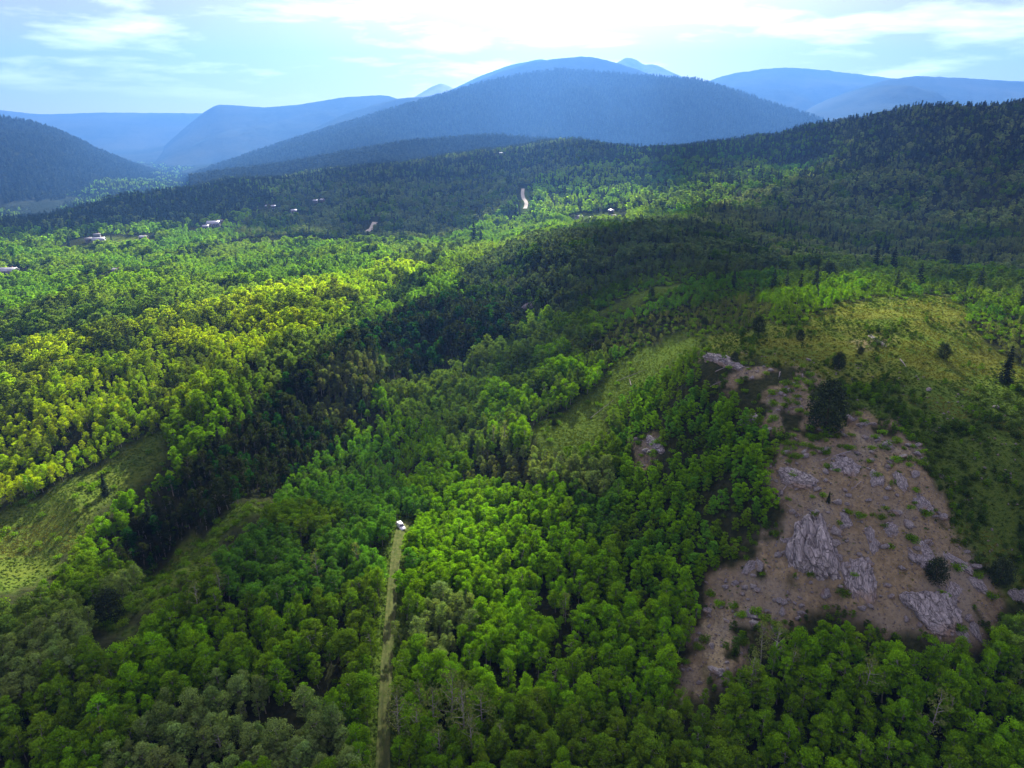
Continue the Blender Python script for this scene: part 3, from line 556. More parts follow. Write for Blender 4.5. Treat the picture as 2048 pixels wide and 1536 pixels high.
keep &= ~near_hill; keep &= ~((TX > 95) & (TY > 235) & (TY < 300) & (u2 < .15))
# conifers over the forested mountainsides beyond
MX = []
for (Xg, Yg, Z, sg), cnt, seed in ((MTN[0], 42000, 5), (MTN[1], 16000, 6), (MTN[7], 20000, 7)):
    rng = np.random.default_rng(seed); nx_, ns_ = Xg.shape; k = int((sg < 1).sum()); fi = rng.uniform(0, nx_-1.01, cnt); fj = np.sqrt(rng.uniform(.02, 1, cnt))*k; fj = np.minimum(fj, ns_-1.01)
    i, j = fi.astype(int), fj.astype(int); a, b = fi-i, fj-j
    q = [G[i, j]*(1-a)*(1-b)+G[i+1, j]*a*(1-b)+G[i, j+1]*(1-a)*b+G[i+1, j+1]*a*b for G in (Xg, Yg, Z)]; MX.append(np.stack(q, 1))
MX = np.concatenate(MX); px_, py_ = project(MX[:, 0], MX[:, 1], MX[:, 2]); MX = MX[(px_ > -40) & (px_ < 2090) & visible(MX[:, 0], MX[:, 1], MX[:, 2]+14) & (MX[:, 2] > ground(MX[:, 0], MX[:, 1])-2)]

# ------------------------------------------------------------------ trees one can tell apart
def plant(name, pair, loc, sc, rz, tint_, label, cat, group, parts=('trunk', 'crown')):
    e = empty(name, loc, rz); e.scale = sc; tag(e, label, cat, group)
    a = link(parts[0], pair[0], e); b = link(parts[1], pair[1], e); b['tint'] = [float(v) for v in tint_]; a['tint'] = [.1, .1, .1]; return e
asp = keep & ~con & (TR < 300); ai = np.where(asp & (cpx > 0) & (cpx < 2048) & (cpy < 1500))[0]; ai = ai[np.argsort(TR[ai])][:300]
solo = np.zeros(nT, bool); solo[ai] = True
COLS = ((100, 'at the far left'), (250, 'in the left corner grove'), (420, 'in the left grove'), (600, 'left of the track'), (770, 'along the track, left side'), (960, 'along the track, right side'),
        (1100, 'right of the track'), (1240, 'in the middle grove'), (1380, 'below the bushy slope'), (1560, 'below the left rock end'), (1760, 'below the big slab'), (1920, 'below the right rock end'), (9999, 'in the right corner'))
cells = {}
for i in ai:
    col_ = next(c_ for b, c_ in COLS if cpx[i] < b); row = 'bottom row' if cpy[i] > 1400 else 'second row' if cpy[i] > 1280 else 'upper row'
    sz = 'tall' if hgt[i] > .84 else 'low' if hgt[i] < .62 else 'middling'; g_ = tint[i, 0]/tint[i, 1]; hue = 'grey green' if tint[i, 2]/tint[i, 1] > .29 else 'olive green' if g_ > .52 else 'bright green'
    cells.setdefault((col_, row), []).append((cpx[i], i, sz, hue))
ORD = 'leftmost second third fourth fifth sixth seventh eighth ninth tenth eleventh twelfth thirteenth fourteenth fifteenth sixteenth seventeenth eighteenth nineteenth twentieth'.split()+['twenty-'+q for q in 'first second third fourth fifth sixth seventh eighth ninth'.split()]+['thirtieth']+['thirty-'+q for q in 'first second third fourth fifth sixth seventh eighth ninth'.split()]
def nth(j): return ORD[j] if j == 0 else ORD[min(j, len(ORD)-1)]+' from left'
for (col_, row), lst in cells.items():
  for j, (_, i, sz, hue) in enumerate(sorted(lst)):
    lab = '%s %s aspen, %s, %s %s' % (sz, hue, nth(j), row, col_)
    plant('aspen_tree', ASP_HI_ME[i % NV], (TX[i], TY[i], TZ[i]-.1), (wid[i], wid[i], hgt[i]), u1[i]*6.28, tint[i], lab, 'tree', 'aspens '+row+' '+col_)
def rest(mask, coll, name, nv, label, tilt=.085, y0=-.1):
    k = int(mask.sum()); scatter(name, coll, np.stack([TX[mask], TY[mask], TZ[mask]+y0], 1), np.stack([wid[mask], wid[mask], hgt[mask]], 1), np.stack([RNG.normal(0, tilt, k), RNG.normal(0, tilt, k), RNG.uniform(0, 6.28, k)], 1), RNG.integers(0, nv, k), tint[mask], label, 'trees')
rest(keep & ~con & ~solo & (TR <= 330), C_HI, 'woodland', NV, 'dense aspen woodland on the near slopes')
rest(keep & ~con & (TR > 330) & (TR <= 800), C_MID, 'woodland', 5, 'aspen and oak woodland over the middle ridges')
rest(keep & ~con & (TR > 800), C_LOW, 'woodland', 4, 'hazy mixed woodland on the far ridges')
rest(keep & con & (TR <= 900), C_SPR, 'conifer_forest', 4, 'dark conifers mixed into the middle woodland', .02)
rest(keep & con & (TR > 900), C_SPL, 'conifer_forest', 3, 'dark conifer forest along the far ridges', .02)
k = len(MX); s_ = RNG.uniform(.8, 1.5, k)
scatter('conifer_forest', C_SPL, MX, np.stack([s_*1.5, s_*1.5, s_], 1), np.stack([0*s_, 0*s_, RNG.uniform(0, 6.28, k)], 1), RNG.integers(0, 3, k), np.array((.036, .050, .028))*RNG.uniform(.6, 1.6, (k, 1)), 'conifer forest covering the hazy mountainsides', 'trees')
# single conifers
CON = [(1650,858,92,'j','big dark round juniper alone on the bare soil of the hill'),(2008,765,62,'s','dark spruce at the right edge beside the grassy hill'),(1886,716,26,'j','small dark juniper on the right rim of the yellow grass'),
 (1676,736,30,'j','round dark juniper at the lower edge of the yellow grass'),(1516,664,32,'j','round dark juniper at the left edge of the hilltop grass'),(1408,652,18,'j','small round juniper above the grey rock patch'),
 (1870,1162,44,'j','young conifer in front of a grey boulder on the rocky slope'),(1998,1168,46,'j','dark juniper at the right end of the rocky slope'),(1656,1006,24,'s','tiny conifer above the big grey slab'),
 (1468,724,20,'j','low dark juniper on the grey rock patch'),(1600,680,20,'j','tiny juniper in the middle of the hilltop grass'),(1303,592,16,'j','dark round juniper on the grassy knob'),(1108,850,14,'j','small dark round bush tree low on the meadow strip'),
 (340,764,34,'s','dark conifer standing alone in the sunlit yellow green slope'),(446,774,30,'j','dark rounded juniper in the sunlit slope, right of the lone conifer'),(412,780,16,'j','small juniper at the foot of the sunlit slope'),
 (948,492,46,'s','tallest dark conifer on the sunlit far ridge'),(962,490,30,'s','dark conifer just right of the tallest one on the sunlit ridge'),(801,518,24,'s','dark pointed conifer at the left end of the sunlit ridge'),(832,508,18,'s','small pointed conifer on the sunlit ridge'),
 (1032,430,24,'s','conifer left of the pale gravel road'),(1446,436,34,'s','dark conifer on the bright green patch of the far hillside'),(1365,328,22,'s','dark conifer standing out on the far spur'),(212,990,42,'s','dark conifer at the right edge of the left meadow'),
 (222,1240,58,'j','dark round conifer in the hollow at the left'),(1143,1082,36,'s','slim dark conifer among the bright aspens'),(1655,562,34,'j','dark juniper clump behind the hilltop'),(1748,548,46,'s','dark conifer of the row behind the hilltop, on its left'),
 (1782,552,50,'s','tall dark conifer of the row behind the hilltop'),(1903,538,36,'j','broad dark juniper behind the hill at the right'),(1944,552,18,'j','small dark juniper behind the hill at the right'),(1978,534,28,'s','dark conifer far right behind the hill'),
 (1380,566,12,'j','tiny dark juniper on the crest of the grassy knob'),(1720,708,14,'j','tiny dark juniper in the yellow grass'),(272,560,18,'s','dark conifer in the green valley woodland at the left'),(138,492,16,'s','dark conifer beside the valley houses'),(225,492,18,'s','dark conifer in front of the valley lawn')]
for n_, (px, py, hp, kd, lab) in enumerate(CON):
    x, y, z = hit(px, py); hm = hp*rng_of(x, y, z)/FPX*1.05; q = hm/(6.2 if kd == 'j' else 12.0); w = q*(1.05 if kd == 'j' else 1.0)
    if n_ == 0: w = q*1.0
    plant('juniper' if kd == 'j' else 'conifer_tree', (JUN_ME if kd == 'j' else SPR_ME)[n_ % 3], (x, y, z-.15), (w, w, q), n_*1.3, np.array((.026, .040, .018) if kd == 'j' else (.022, .034, .017))*random.uniform(.85, 1.2), lab, 'tree', None)
# sparse pale aspens by the track
BT = [(800,1500,120),(832,1520,100),(868,1490,105),(905,1470,120),(930,1500,130),(945,1530,110),(880,1540,90),(965,1480,95),(840,1450,80),(1000,1530,80),(1520,1330,75),(1545,1345,85),(1500,1390,80),(1575,1370,70),(400,1250,80),(425,1190,60),(445,1215,65),(640,1180,70),(720,1150,60),(1130,1250,60),(1010,900,55),(985,905,50),(1850,1500,100),(1720,1420,90)]
wcount = {}
for n_, (px, py, hp) in sorted(enumerate(BT), key=lambda q: q[1][0]):
    x, y, z = hit(px, py); q = hp*rng_of(x, y, z)/FPX*1.2/11.5
    where = 'right of the dirt track at the bottom edge' if n_ < 10 else 'below the rocky slope' if n_ < 14 or n_ > 21 else 'on the left spur' if n_ < 17 else 'left of the dirt track' if n_ < 19 else 'in the grove right of the dirt track' if n_ == 19 else 'above the dense grove in the centre'
    wcount[where] = wcount.get(where, -1)+1; lab = 'half bare pale aspen %s, %s' % (where, nth(wcount[where]))
    plant('bare_aspen', BARE_ME[n_ % 4], (x, y, z-.1), (q, q, q), n_*.9, (.085, .115, .035), lab, 'tree', 'half bare aspens '+where)
# ------------------------------------------------------------------ shrubs, grass and stones of the open ground
xs, ys = sample(80, 430, 2.2, 8); zs = ground(xs, ys); px_, py_ = project(xs, ys, zs); mm = samp(gm, xs, ys) > .4; ss = samp(gs, xs, ys) > .4; un = ~mm & ~ss & (track_dist(xs, ys) > 2.1)
den = fbm(xs/7, ys/7, o=3, seed=91)+.5*fbm(xs/25, ys/25, o=2, seed=92); uu = RNG.random(len(xs)); hillR = (px_ > 1380) & mm
pr = np.where(mm, np.where(hillR, np.where(den > .0, .75, .10), np.where(den > .25, .16, .02)), np.where(ss, np.where(den > .12, .30, .03)*np.where(py_ < 930, 2.2, 1), .16))
pr = np.where(un & (ys > 235) & (px_ > 1150), .5, pr)
pr = np.where(mm & (px_ > 150) & (px_ < 600) & (py_ > 960), .30, pr)
kk = (uu < pr) & in_view(xs, ys, zs, 1.5, 30, 40) & visible(xs, ys, zs+1.5) & (track_dist(xs, ys) > 2.3)
xs, ys, zs, px_, py_, hillR, mm, ss = (a[kk] for a in (xs, ys, zs, px_, py_, hillR, mm, ss)); k = len(xs)
st = np.where((RNG.random(k) < .5)[:, None], VIV*.85, OLV)*RNG.uniform(.6, 1.2, (k, 1)); st = np.where((hillR)[:, None], np.array((.038, .070, .010))*RNG.uniform(.5, 1.5, (k, 1)), st)
sh = RNG.uniform(.45, 1.0, k)*np.where(mm & hillR & (py_ < 760), .62, 1)*np.where(mm & hillR, RNG.uniform(.5, 1.2, k), 1); open_ = np.where(mm | ss)[0]; open_ = open_[np.argsort(-(sh/np.hypot(xs, ys))[open_])][:100]; solo_s = np.zeros(k, bool); solo_s[open_] = True
scell = {}
for i in open_:
    where = (('high on the bare slope by the juniper' if py_[i] < 900 else 'in the middle of the bare slope' if py_[i] < 1060 else 'low on the bare slope') if ss[i] else 'on the grassy right flank of the hill' if hillR[i] and py_[i] > 760 else 'on the yellow hilltop grass' if hillR[i] else 'on the left meadow' if px_[i] < 360 and py_[i] < 1100 else 'on the left spur' if px_[i] < 600 else 'on the central meadow strip')
    sz = 'large' if sh[i] > .75 else 'small'; scell.setdefault((sz, where), []).append((px_[i], i))
for (sz, where), lst in scell.items():
  for j, (_, i) in enumerate(sorted(lst)):
    lab = '%s green leafy shrub %s, %s' % (sz, where, nth(j))
    plant('shrub', SHR_ME[i % 4], (xs[i], ys[i], zs[i]-.05), (sh[i]*1.25, sh[i]*1.25, sh[i]), float(i), st[i], lab, 'shrub', '%s shrubs %s' % (sz, where), ('stem', 'crown'))
q = ~solo_s; k = int(q.sum())
scatter('undergrowth', C_SHR, np.stack([xs[q], ys[q], zs[q]-.05], 1), np.stack([sh[q]*1.3, sh[q]*1.3, sh[q]], 1), np.stack([np.zeros(k), np.zeros(k), RNG.uniform(0, 6.28, k)], 1), RNG.integers(0, 4, k), st[q], 'low green undergrowth and brush', 'shrubs')
xs, ys = sample(85, 345, .74, 9); mm = samp(gm, xs, ys) > .4; ss = samp(gs, xs, ys) > .4; den = fbm(xs/7, ys/7, o=3, seed=93); uu = RNG.random(len(xs)); td = track_dist(xs, ys)
kk = ((mm & (uu < .55+.4*den)) | (ss & (uu < np.where(den > .25, .12, .01))) | ((td < 4.8) & (td > 1.15) & (uu < .75)) | ((td < .32) & (uu < .5))); xs, ys, den = xs[kk], ys[kk], den[kk]; zs = ground(xs, ys); kk = in_view(xs, ys, zs, .5, 20, 20) & visible(xs, ys, zs+.4); xs, ys, zs, den = xs[kk], ys[kk], zs[kk], den[kk]; k = len(xs)
gd = fbm(xs/22, ys/22, o=3, seed=95)[:, None]; gpx_, gpy_ = project(xs, ys, zs); yel = (gpy_ < 760)[:, None]
gt_ = np.where(yel, np.where(gd > .05, (.108, .122, .014), (.055, .095, .008)), np.where(gd > .25, (.105, .115, .022), (.042, .078, .010)))*RNG.uniform(.82, 1.18, (k, 1))
gt_ = np.where(((gpx_ < 1420) & (gpx_ > 900))[:, None], np.array((.080, .125, .012))*RNG.uniform(.85, 1.15, (k, 1)), gt_)
scatter('grass', C_TUF, np.stack([xs, ys, zs-.03], 1), np.repeat(RNG.uniform(.5, 1.1, (k, 1)), 3, 1)*(1.2, 1.2, .6), np.stack([np.zeros(k), np.zeros(k), RNG.uniform(0, 6.28, k)], 1), RNG.integers(0, 3, k), gt_, 'grass tufts on the meadows', 'grass')
bx, by = sample(120, 300, 2.5, 17); bz = ground(bx, by); bpx, bpy_ = project(bx, by, bz+2); bd = fbm(bx/9, by/9, o=3, seed=57)
kk = (bpx > 1220) & (bpx < 1600) & (by < 285) & (bpy_ < 1200) & (bpy_ > 700) & (samp(gm, bx, by) < .4) & (samp(gs, bx, by) < .5) & (bd > -.30) & visible(bx, by, bz+3)
for f_ in (1.5, 3.5):
    qx, qy = project(bx, by, bz+f_)
    for P_, a_, b_ in Z_MEAD[1:3]+Z_SOIL[:1]: kk &= ~(in_poly(qx, qy, P_) & (by < b_))
bx, by, bz, bd = bx[kk], by[kk], bz[kk], bd[kk]; kb = len(bx); bs = RNG.uniform(.28, .58, kb)*(1+.3*bd)
scatter('thicket', C_BSH, np.stack([bx, by, bz-.1], 1), np.stack([bs*1.25, bs*1.25, bs], 1), np.stack([np.zeros(kb), np.zeros(kb), RNG.uniform(0, 6.28, kb)], 1), RNG.integers(0, 4, kb), np.where((bd > .1)[:, None], VIV, np.where((bd < -.1)[:, None], OLV, BLU*.5+VIV*.5))*RNG.uniform(.8, 1.35, (kb, 1)), 'bushy young aspen thicket left of the bare slope', 'shrubs')
bx, by = sample(110, 300, 1.9, 19); bz = ground(bx, by); bpx, bpy_ = project(bx, by, bz+1); bd = fbm(bx/6.5, by/6.5, o=3, seed=61)+.5*fbm(bx/24, by/24, o=2, seed=62)
hl = (samp(gm, bx, by) > .3) & (bpx > 1480) & (bd > np.where(bpy_ > 760, .10, .30)); eg = (samp(gs, bx, by) > .05) & (samp(gs, bx, by) < .75) & (bd > .02) & (bpx > 1380)
kk = (hl | eg) & visible(bx, by, bz+1.5) & in_view(bx, by, bz, 2, 20, 20); bx, by, bz, bd, bpy_ = bx[kk], by[kk], bz[kk], bd[kk], bpy_[kk]; kb = len(bx); bs = RNG.uniform(.07, .20, kb)*(1+.6*bd)
scatter('brush', C_BSH, np.stack([bx, by, bz-.1], 1), np.stack([bs*1.7, bs*1.7, bs], 1), np.stack([np.zeros(kb), np.zeros(kb), RNG.uniform(0, 6.28, kb)], 1), RNG.integers(0, 4, kb), np.where((RNG.random(kb) < .55)[:, None], np.array((.040, .085, .010)), VIV*.8)*RNG.uniform(.55, 1.2, (kb, 1)), 'low dark green brush spreading over the hill', 'shrubs')
print('aspens', int((keep & ~con).sum()), 'conifers', int((keep & con).sum()), 'mtn', len(MX), 'grass', k)

# ------------------------------------------------------------------ rock
import bmesh
def rock_mesh(name, seed, sub, ridged=True, flat=1.0):
    bm = bmesh.new(); bmesh.ops.create_icosphere(bm, subdivisions=sub, radius=1); V = np.array([v.co for v in bm.verts]); rng = np.random.default_rng(seed); o_ = rng.uniform(0, 50, 3)
    for _ in range(7):                       # broken faces
        d = rng.normal(size=3); d /= np.linalg.norm(d); c_ = rng.uniform(.45, .8); s_ = V@d; V = V-np.clip(s_-c_, 0, None)[:, None]*d*.85
    n1_ = fbm(*(V*1.6+o_).T, o=4, seed=seed); n2_ = 1-np.abs(fbm(V[:, 0]*2.2+o_[0], V[:, 1]*2.2, V[:, 2]*6+V[:, 0]*2, o=4, seed=seed+9))*2
    n3_ = fbm(*(V*7+o_).T, o=3, seed=seed+5); cr_ = np.abs(fbm(V[:, 0]*3.2+o_[1]+.8*n1_, V[:, 1]*.8+o_[2], V[:, 2]*1.5, o=2, seed=seed+7)); gv = np.clip(1-cr_/.14, 0, 1)**1.5
    V = V*(1+.26*n1_+.15*n3_+((.05*n2_-.20*gv) if ridged else .04*n2_))[:, None]*(1, 1, flat)
    for v, c_ in zip(bm.verts, V): v.co = c_
    me = bpy.data.meshes.new(name); bm.to_mesh(me); bm.free(); me.materials.append(ROCK); return me
def slope_frame(x, y):
    e = 2.5; gx = (ground(x+e, y)-ground(x-e, y))/(2*e); gy = (ground(x, y+e)-ground(x, y-e))/(2*e); return Vector((-float(gx), -float(gy), 1)).normalized()
OUT = [(1640,1118,100,165,'largest grey slab of the rocky slope with furrowed face'),(1712,1142,58,115,'narrow grey slab right of the largest one'),(1592,955,76,40,'dark grey ledge at the left edge of the bare slope'),(1680,932,56,58,'grey outcrop in the upper middle of the bare slope'),
 (1752,958,30,56,'thin upright grey rock right of the upper outcrop'),(1800,965,24,50,'small upright rock near the right of the upper outcrop'),(1448,722,90,34,'flat pale rock patch left of the hilltop'),(1850,1112,54,48,'rounded grey boulder behind the young conifer'),(1915,1122,36,56,'grey outcrop on the right rim of the bare slope'),
 (1862,1222,86,78,'broad grey rock at the foot of the slope'),(1846,1015,32,48,'grey rock on the right edge below the grass'),(1500,842,34,46,'rock stack in the bushes left of the big juniper'),(1310,888,70,22,'low grey ledge above the bushy slope'),(1745,674,90,12,'long dark ledge in the hilltop grass'),
 (1910,1185,28,36,'small pale outcrop low on the right rim'),(1956,1165,32,44,'pale outcrop at the right end of the rim'),(1924,1262,28,34,'rounded pale rock at the right foot of the slope'),(1950,1258,20,48,'narrow pale rock at the right foot of the slope'),(2032,1196,44,30,'low rock at the right edge of the picture'),
 (1500,1135,22,46,'small pale rock at the left of the bare slope'),(1580,1085,34,30,'grey rock left of the largest slab top'),(1745,1090,26,70,'thin rock rib right of the slabs'),(1055,612,26,32,'pale rock face in the dark gully of the knoll'),(1690,1045,34,34,'dark rock above the gap between the slabs'),(1780,1060,40,30,'low rock rib in the middle of the bare slope')]
for n_, (px, py, wp, hp, lab) in enumerate(OUT):
    x, y, z = hit(px, py); r_ = rng_of(x, y, z); w = wp*r_/FPX/2; h = hp*r_/FPX/2; nr = slope_frame(x, y); up = Vector((0, 0, 1)); up = (up-nr*up.dot(nr)); up = up.normalized() if up.length > .05 else Vector((0, 1, 0)); rt = up.cross(nr)
    h = h*1.15
    o = link('rock_outcrop', rock_mesh('rock_outcrop', 500+n_, 6 if wp > 85 else 5 if wp > 45 else 4)); th = min(w, h)*.62
    Mx = Matrix((rt*w*1.15, up*h, nr*th)).transposed().to_4x4(); Mx.translation = Vector((x, y, z))-nr*th*.15; Mx.translation -= nr*th*.25; o.matrix_world = Mx; tag(o, lab, 'rock')
BM = [rock_mesh('boulder', 560+i, 3, False, .75) for i in range(6)]
xs, ys = sample(95, 235, .85, 15); u_ = RNG.random(len(xs)); ss = samp(gs, xs, ys) > .6; mm = (samp(gm, xs, ys) > .6) & (xs > 40); kk = (ss | (mm & (u_ < .03))); xs, ys, u_, ss = xs[kk], ys[kk], u_[kk], ss[kk]; zs = ground(xs, ys)
kk = visible(xs, ys, zs+.3) & in_view(xs, ys, zs, .5, 0, 0); xs, ys, u_, ss, zs = xs[kk], ys[kk], u_[kk], ss[kk], zs[kk]; size = .09+.17*RNG.random(len(xs))+1.1*RNG.random(len(xs))**26+np.where(ss, 0, .2); bpx, bpy_ = project(xs, ys, zs)
bi = np.argsort(-size/np.hypot(xs, ys))[:240]; big = np.zeros(len(xs), bool); big[bi] = True
bcell = {}
for i in bi:
    o = link('boulder', BM[i % 6]); o.location = (xs[i], ys[i], zs[i]+size[i]*.2); s_ = size[i]; o.scale = (s_*random.uniform(.9, 1.4), s_*random.uniform(.8, 1.1), s_*random.uniform(.7, 1)); o.rotation_euler = (random.uniform(-.4, .4), random.uniform(-.4, .4), random.uniform(0, 6.28))
    where = ('in the grass of the right flank' if not ss[i] else 'on the grey rock patch left of the hilltop' if bpy_[i] < 830 else 'left of the big juniper' if bpy_[i] < 920 and bpx[i] < 1640 else 'right of the big juniper' if bpy_[i] < 920 else 'left of the upper outcrop' if bpy_[i] < 1020 and bpx[i] < 1690 else 'right of the upper outcrop' if bpy_[i] < 1020 else ('at the lower left of the bare slope' if bpx[i] < 1510 else 'left of the big slab' if bpx[i] < 1600 else 'around the big slab' if bpx[i] < 1700 else 'right of the narrow slab' if bpx[i] < 1800 else 'beside the young conifer' if bpx[i] < 1890 else 'on the right rim of the bare slope'))
    sz = 'chunky' if s_ > .6 else 'small'; bcell.setdefault((sz, where), []).append((bpx[i], o.name, o))
for (sz, where), lst in bcell.items():
    for j, (_, _, o) in enumerate(sorted(lst)): tag(o, '%s loose grey stone %s, %s' % (sz, where, nth(j)), 'stone', '%s stones %s' % (sz, where))
q = ~big & (u_ < .9); k = int(q.sum()); bo = [bpy.data.objects.new('p', rock_mesh('pebble', 580+i, 2, False, .7)) for i in range(3)]
scatter('scree', src_coll('scree_shape', bo), np.stack([xs[q], ys[q], zs[q]], 1), np.repeat(size[q][:, None], 3, 1)*1.0, RNG.uniform(0, 6.28, (k, 3)), RNG.integers(0, 3, k), np.full((k, 3), .3), 'loose stones on the bare slope', 'stones')
# fallen logs and snags
LOGS = [(1215,1175,1262,1168,.14),(1700,905,1640,925,.2),(1430,745,1470,730,.12),(1262,772,1258,760,.2),(1800,720,1812,738,.2),(1560,745,1556,760,.16),(1605,750,1604,762,.15),(1420,775,1450,762,.12),(1570,820,1620,812,.14),(1580,965,1545,1010,.14),(1600,1035,1572,1012,.12),(1722,965,1700,985,.12),(1230,765,1290,742,.12),(1180,838,1230,800,.1),(1535,795,1600,790,.12)]
for n_, (ax, ay, bx, by, rd) in enumerate(LOGS):
    A_, B_ = Vector(hit(ax, ay)), Vector(hit(bx, by)); A_.z += .25; B_.z += .45; Dv = B_-A_
    parts = [tube([A_-A_, Dv*.33+Vector((0, 0, .1)), Dv*.66+Vector((.1, 0, .05)), Dv], (rd, rd*.9, rd*.7, rd*.35), 7)]
    for q in (.45, .62, .8): parts.append(tube([Dv*q, Dv*q+Vector((random.uniform(-.6, .6), random.uniform(-.6, .6), random.uniform(.3, 1))).normalized()*random.uniform(.5, 1.3)], (rd*.35, .02), 4))
    o = link('fallen_log', mesh_np('fallen_log', *join(parts), smooth=True), None, (DEAD,)); o.location = A_
    lab = 'weathered grey log lying '+('on the meadow strip, number %d from its upper end' % n_ if False else ['below the bushy grove','across the soil above the upper outcrop','on the grey rock patch','upright in the meadow strip','in the yellow hilltop grass','at the top of the bare soil, left of two','at the top of the bare soil, right of two','at the lower rim of the grey rock patch','left of the big juniper','beside the dark ledge','below the dark ledge','in the middle of the bare slope','along the upper meadow strip','along the lower meadow strip','on the soil below the hilltop shrubs'][n_])
    tag(o, lab, 'log')

# ------------------------------------------------------------------ houses in the valley
def box(a, b):
    (x0, y0, z0), (x1_, y1_, z1) = a, b; V = np.array([(x, y, z) for x in (x0, x1_) for y in (y0, y1_) for z in (z0, z1)], float)
    return V, np.array([(0, 1, 3, 2), (4, 6, 7, 5), (0, 4, 5, 1), (2, 3, 7, 6), (0, 2, 6, 4), (1, 5, 7, 3)])
WALLS = [simple('pale_siding', (.22, .21, .18), (.19, .18, .16), 1), simple('brown_siding', (.16, .11, .075), (.12, .085, .06), 1), simple('grey_siding', (.32, .33, .34), (.27, .28, .29), 1)]
ROOFS = [simple('pale_metal_roof', (.30, .31, .33), (.25, .26, .28), .8, .35, .1, .02, .6), simple('grey_shingle_roof', (.22, .22, .23), (.16, .16, .17), 2), simple('white_metal_roof', (.36, .37, .38), (.32, .33, .34), .8, .35, .1, .02, .6)]
GLASS = simple('window_glass', (.03, .04, .05), (.02, .03, .04), 1, .1, 0, .01, .8); WOOD = simple('door_wood', (.12, .07, .04)); BRICK = simple('chimney_brick', (.28, .14, .10))
HL = ['large grey roofed house at the left edge of the valley','small pale roofed house right of the left edge house','largest house of the valley cluster with pale roof','small shed left of the largest valley house','long pale house at the right of the valley lawn','shed just above the largest valley house','big house with pale roof on the wooded far slope','second house behind the big one on the far slope','small outbuilding left of the big far slope house','white roofed house alone on the dark ridge','left one of two small white roofs on the dark ridge','right one of two small white roofs on the dark ridge','left one of two tiny roofs higher on the ridge','right one of two tiny roofs higher on the ridge','tiny white roofed house near the crest of the dark ridge','pale house in the clearing left of the dark knoll','upper house of the clearing above the dark knoll','lower right house of the clearing above the dark knoll','small house in the middle of the clearing']
for n_, ((px, py, big_, wp), (x, y, z)) in enumerate(zip(HOUSES, HP)):
    w = max(5.5, .85*wp*rng_of(x, y, z)/FPX); d = min(w*.7, 9); hh = 3.0 if not big_ else 3.6; e = empty('house', (x, y, z+.3), [.1, -.5, .25, .6, -.2, .4][n_ % 6]); tag(e, HL[n_], 'house', 'houses in the valley')
    def part(nm, vf, m_, par=None): o_ = link(nm, mesh_np(nm, *vf), par or e, (m_,)); return o_
    wl = part('wall', box((-w/2, -d/2, -1.2), (w/2, d/2, hh)), WALLS[n_ % 3]); rz = hh+d*.28; ov = .5
    rv = np.array([(-w/2-ov, -d/2-ov, hh-.15), (w/2+ov, -d/2-ov, hh-.15), (w/2+ov, 0, rz), (-w/2-ov, 0, rz), (-w/2-ov, d/2+ov, hh-.15), (w/2+ov, d/2+ov, hh-.15)]); rv = np.concatenate([rv, rv+(0, 0, .25)])
    rf = part('roof', (rv, np.array([(0, 3, 2, 1), (3, 4, 5, 2), (6, 7, 8, 9), (9, 8, 11, 10), (0, 1, 7, 6), (4, 10, 11, 5), (0, 6, 9, 3), (3, 9, 10, 4), (1, 2, 8, 7), (2, 5, 11, 8)])), ROOFS[(2 if n_ in (9,10,11,12,13,14) else 0 if n_ % 2 == 0 else 1)])
    gb = np.array([(-w/2, -d/2, hh), (-w/2, d/2, hh), (-w/2, 0, rz-.15), (-w/2+.1, 0, rz-.15)]); part('gable', (np.concatenate([gb, gb*(-1, 1, 1)]), np.array([(0, 3, 2, 1), (4, 5, 6, 7)])), WALLS[n_ % 3])
    part('chimney', box((w*.2, .4, hh), (w*.2+.8, 1.2, rz+.9)), BRICK, rf); part('door', box((-.5, -d/2-.06, 0), (.5, -d/2+.02, 2.1)), WOOD)
    for q in (-.36, -.2, .2, .36): wn = part('window', box((q*w-.6, -d/2-.07, 1), (q*w+.6, -d/2+.02, 2.2)), GLASS)
# parked car at the head of the track
x, y, z = hit(802, 1057); z += .15; e = empty('parked_car', (x, y, z), R(-60)); e.scale = (.9, .9, .9); tag(e, 'small white car parked at the upper end of the dirt track', 'car')
PAINT = simple('white_car_paint', (.80, .81, .83), (.77, .78, .80), 1, .25, 0, .01, .5); TYRE = simple('tyre_rubber', (.02, .02, .02)); RIM = simple('wheel_rim', (.45, .45, .46), None, 3, .4); LAMP = simple('headlamp_glass', (.7, .7, .68), None, 3, .15)
def loft(secs):                                # cross-sections along the car: (x, half width, z low, z high, shoulder)
    V = []; 
    for sx_, hw, z0, z1, sh_ in secs: V += [(sx_, -hw, z0), (sx_, -hw*1.02, (z0+z1)/2), (sx_, -hw*sh_, z1), (sx_, hw*sh_, z1), (sx_, hw*1.02, (z0+z1)/2), (sx_, hw, z0)]
    F = [(i*6+j, i*6+(j+1) % 6, (i+1)*6+(j+1) % 6, (i+1)*6+j) for i in range(len(secs)-1) for j in range(6)]; m_ = (len(secs)-1)*6
    F += [(0, 3, 2, 1), (0, 5, 4, 3), (m_, m_+1, m_+2, m_+3), (m_, m_+3, m_+4, m_+5)]; return np.array(V, float), np.array(F)
def cpart(nm, vf, m_, par=None): return link(nm, mesh_np(nm, *vf), par or e, (m_,))
cpart('body', loft([(-2.3, .80, .55, .85, .9), (-2.2, .90, .38, 1.02, .92), (-1.2, .93, .32, 1.08, .94), (.6, .93, .32, 1.06, .94), (1.2, .92, .34, 1.02, .92), (2.1, .86, .40, .88, .9), (2.28, .78, .50, .75, .9)]), PAINT)
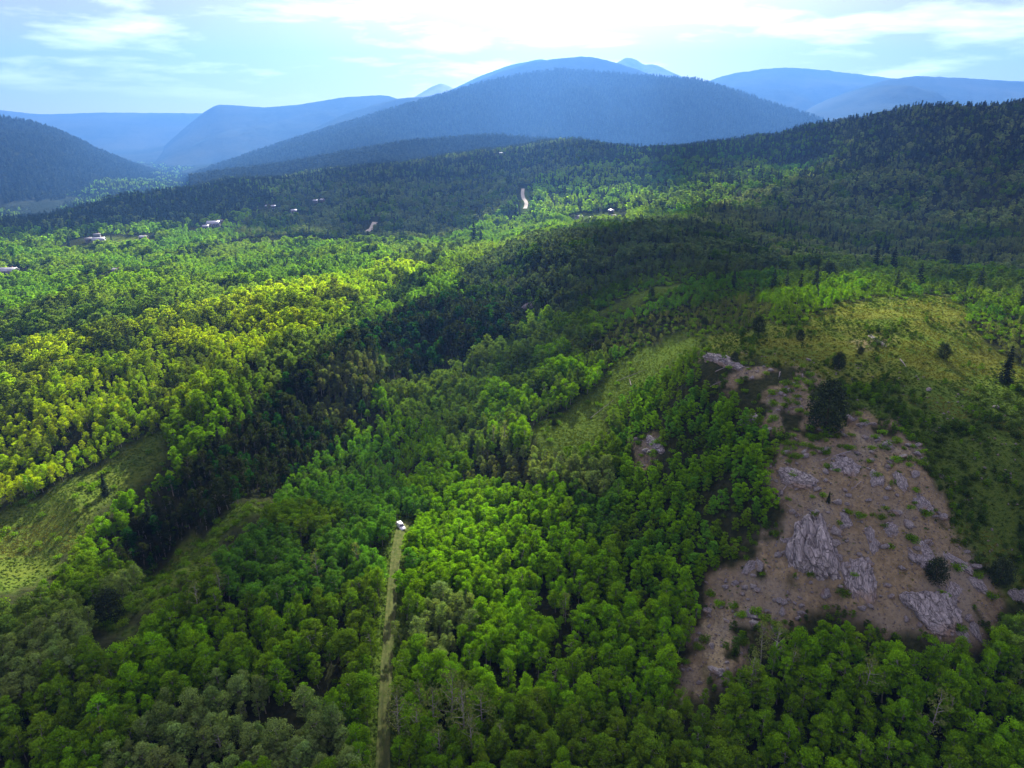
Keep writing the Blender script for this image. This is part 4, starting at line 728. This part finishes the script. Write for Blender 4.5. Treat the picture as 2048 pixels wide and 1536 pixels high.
cb = cpart('cabin', loft([(-2.15, .78, 1.0, 1.08, .9), (-1.85, .80, 1.0, 1.62, .84), (-.4, .82, 1.03, 1.72, .84), (.25, .82, 1.03, 1.68, .82), (1.05, .80, 1.0, 1.06, .9)]), PAINT)
for s_ in (-1, 1):
    for xa, xb in ((-1.75, -.75), (-.65, .35)):
        V_ = np.array([(xa, .835*s_, 1.12), (xb+.2*(xb > 0), .835*s_, 1.12), (xb-.1, .745*s_, 1.60), (xa+.08, .745*s_, 1.60)]); cpart('side_window', (V_+(0, .02*s_, 0), np.array([(0, 1, 2, 3)])), GLASS, cb)
    cpart('headlight', box((2.12, s_*.6-.18, .68), (2.27, s_*.6+.18, .82)), LAMP); cpart('tail_light', box((-2.32, s_*.7-.1, .8), (-2.2, s_*.7+.1, 1.0)), simple('red_lamp', (.35, .02, .02)) if s_ < 0 else MATS['red_lamp'])
    for xw in (-1.4, 1.42):
        wh = cpart('wheel', tube([(xw, s_*.72, .34), (xw, s_*.78, .34), (xw, s_*.93, .34), (xw, s_*.95, .34)], (.28, .34, .34, .27), 16), TYRE); cpart('rim', tube([(xw, s_*.9, .34), (xw, s_*.945, .34), (xw, s_*.955, .34)], (.22, .2, .03), 12), RIM, wh)
cpart('windscreen', (np.array([(1.02, -.70, 1.10), (1.02, .70, 1.10), (.38, .62, 1.62), (.38, -.62, 1.62)])+(.03, 0, .02), np.array([(0, 1, 2, 3)])), GLASS, cb)
cpart('rear_window', (np.array([(-2.12, -.66, 1.14), (-1.9, -.62, 1.55), (-1.9, .62, 1.55), (-2.12, .66, 1.14)])+(-.03, 0, .02), np.array([(0, 1, 2, 3)])), GLASS, cb)

# ------------------------------------------------------------------ the air
v = np.array([(x, y, z) for x in (-11000, 11000) for y in (-900, 8800) for z in (-420, 950)], float)
me = mesh_np('haze', v, [(0, 1, 3, 2), (4, 6, 7, 5), (0, 4, 5, 1), (2, 3, 7, 6), (0, 2, 6, 4), (1, 5, 7, 3)])
m, t, o = mat('blue_air'); pv_ = N(t, 'ShaderNodeVolumePrincipled'); pv_.inputs['Color'].default_value = (.08, .22, .55, 1); pv_.inputs['Density'].default_value = 1.6e-4; pv_.inputs['Anisotropy'].default_value = .3
t.links.new(pv_.outputs[0], o.inputs['Volume']); me.materials.append(m); tag(link('haze', me), kind='stuff')
print('verts', len(GX.ravel()), 'ctrl z', np.round(ground(pts[:len(CTRL), 0], pts[:len(CTRL), 1]) - pts[:len(CTRL), 2], 1).tolist())
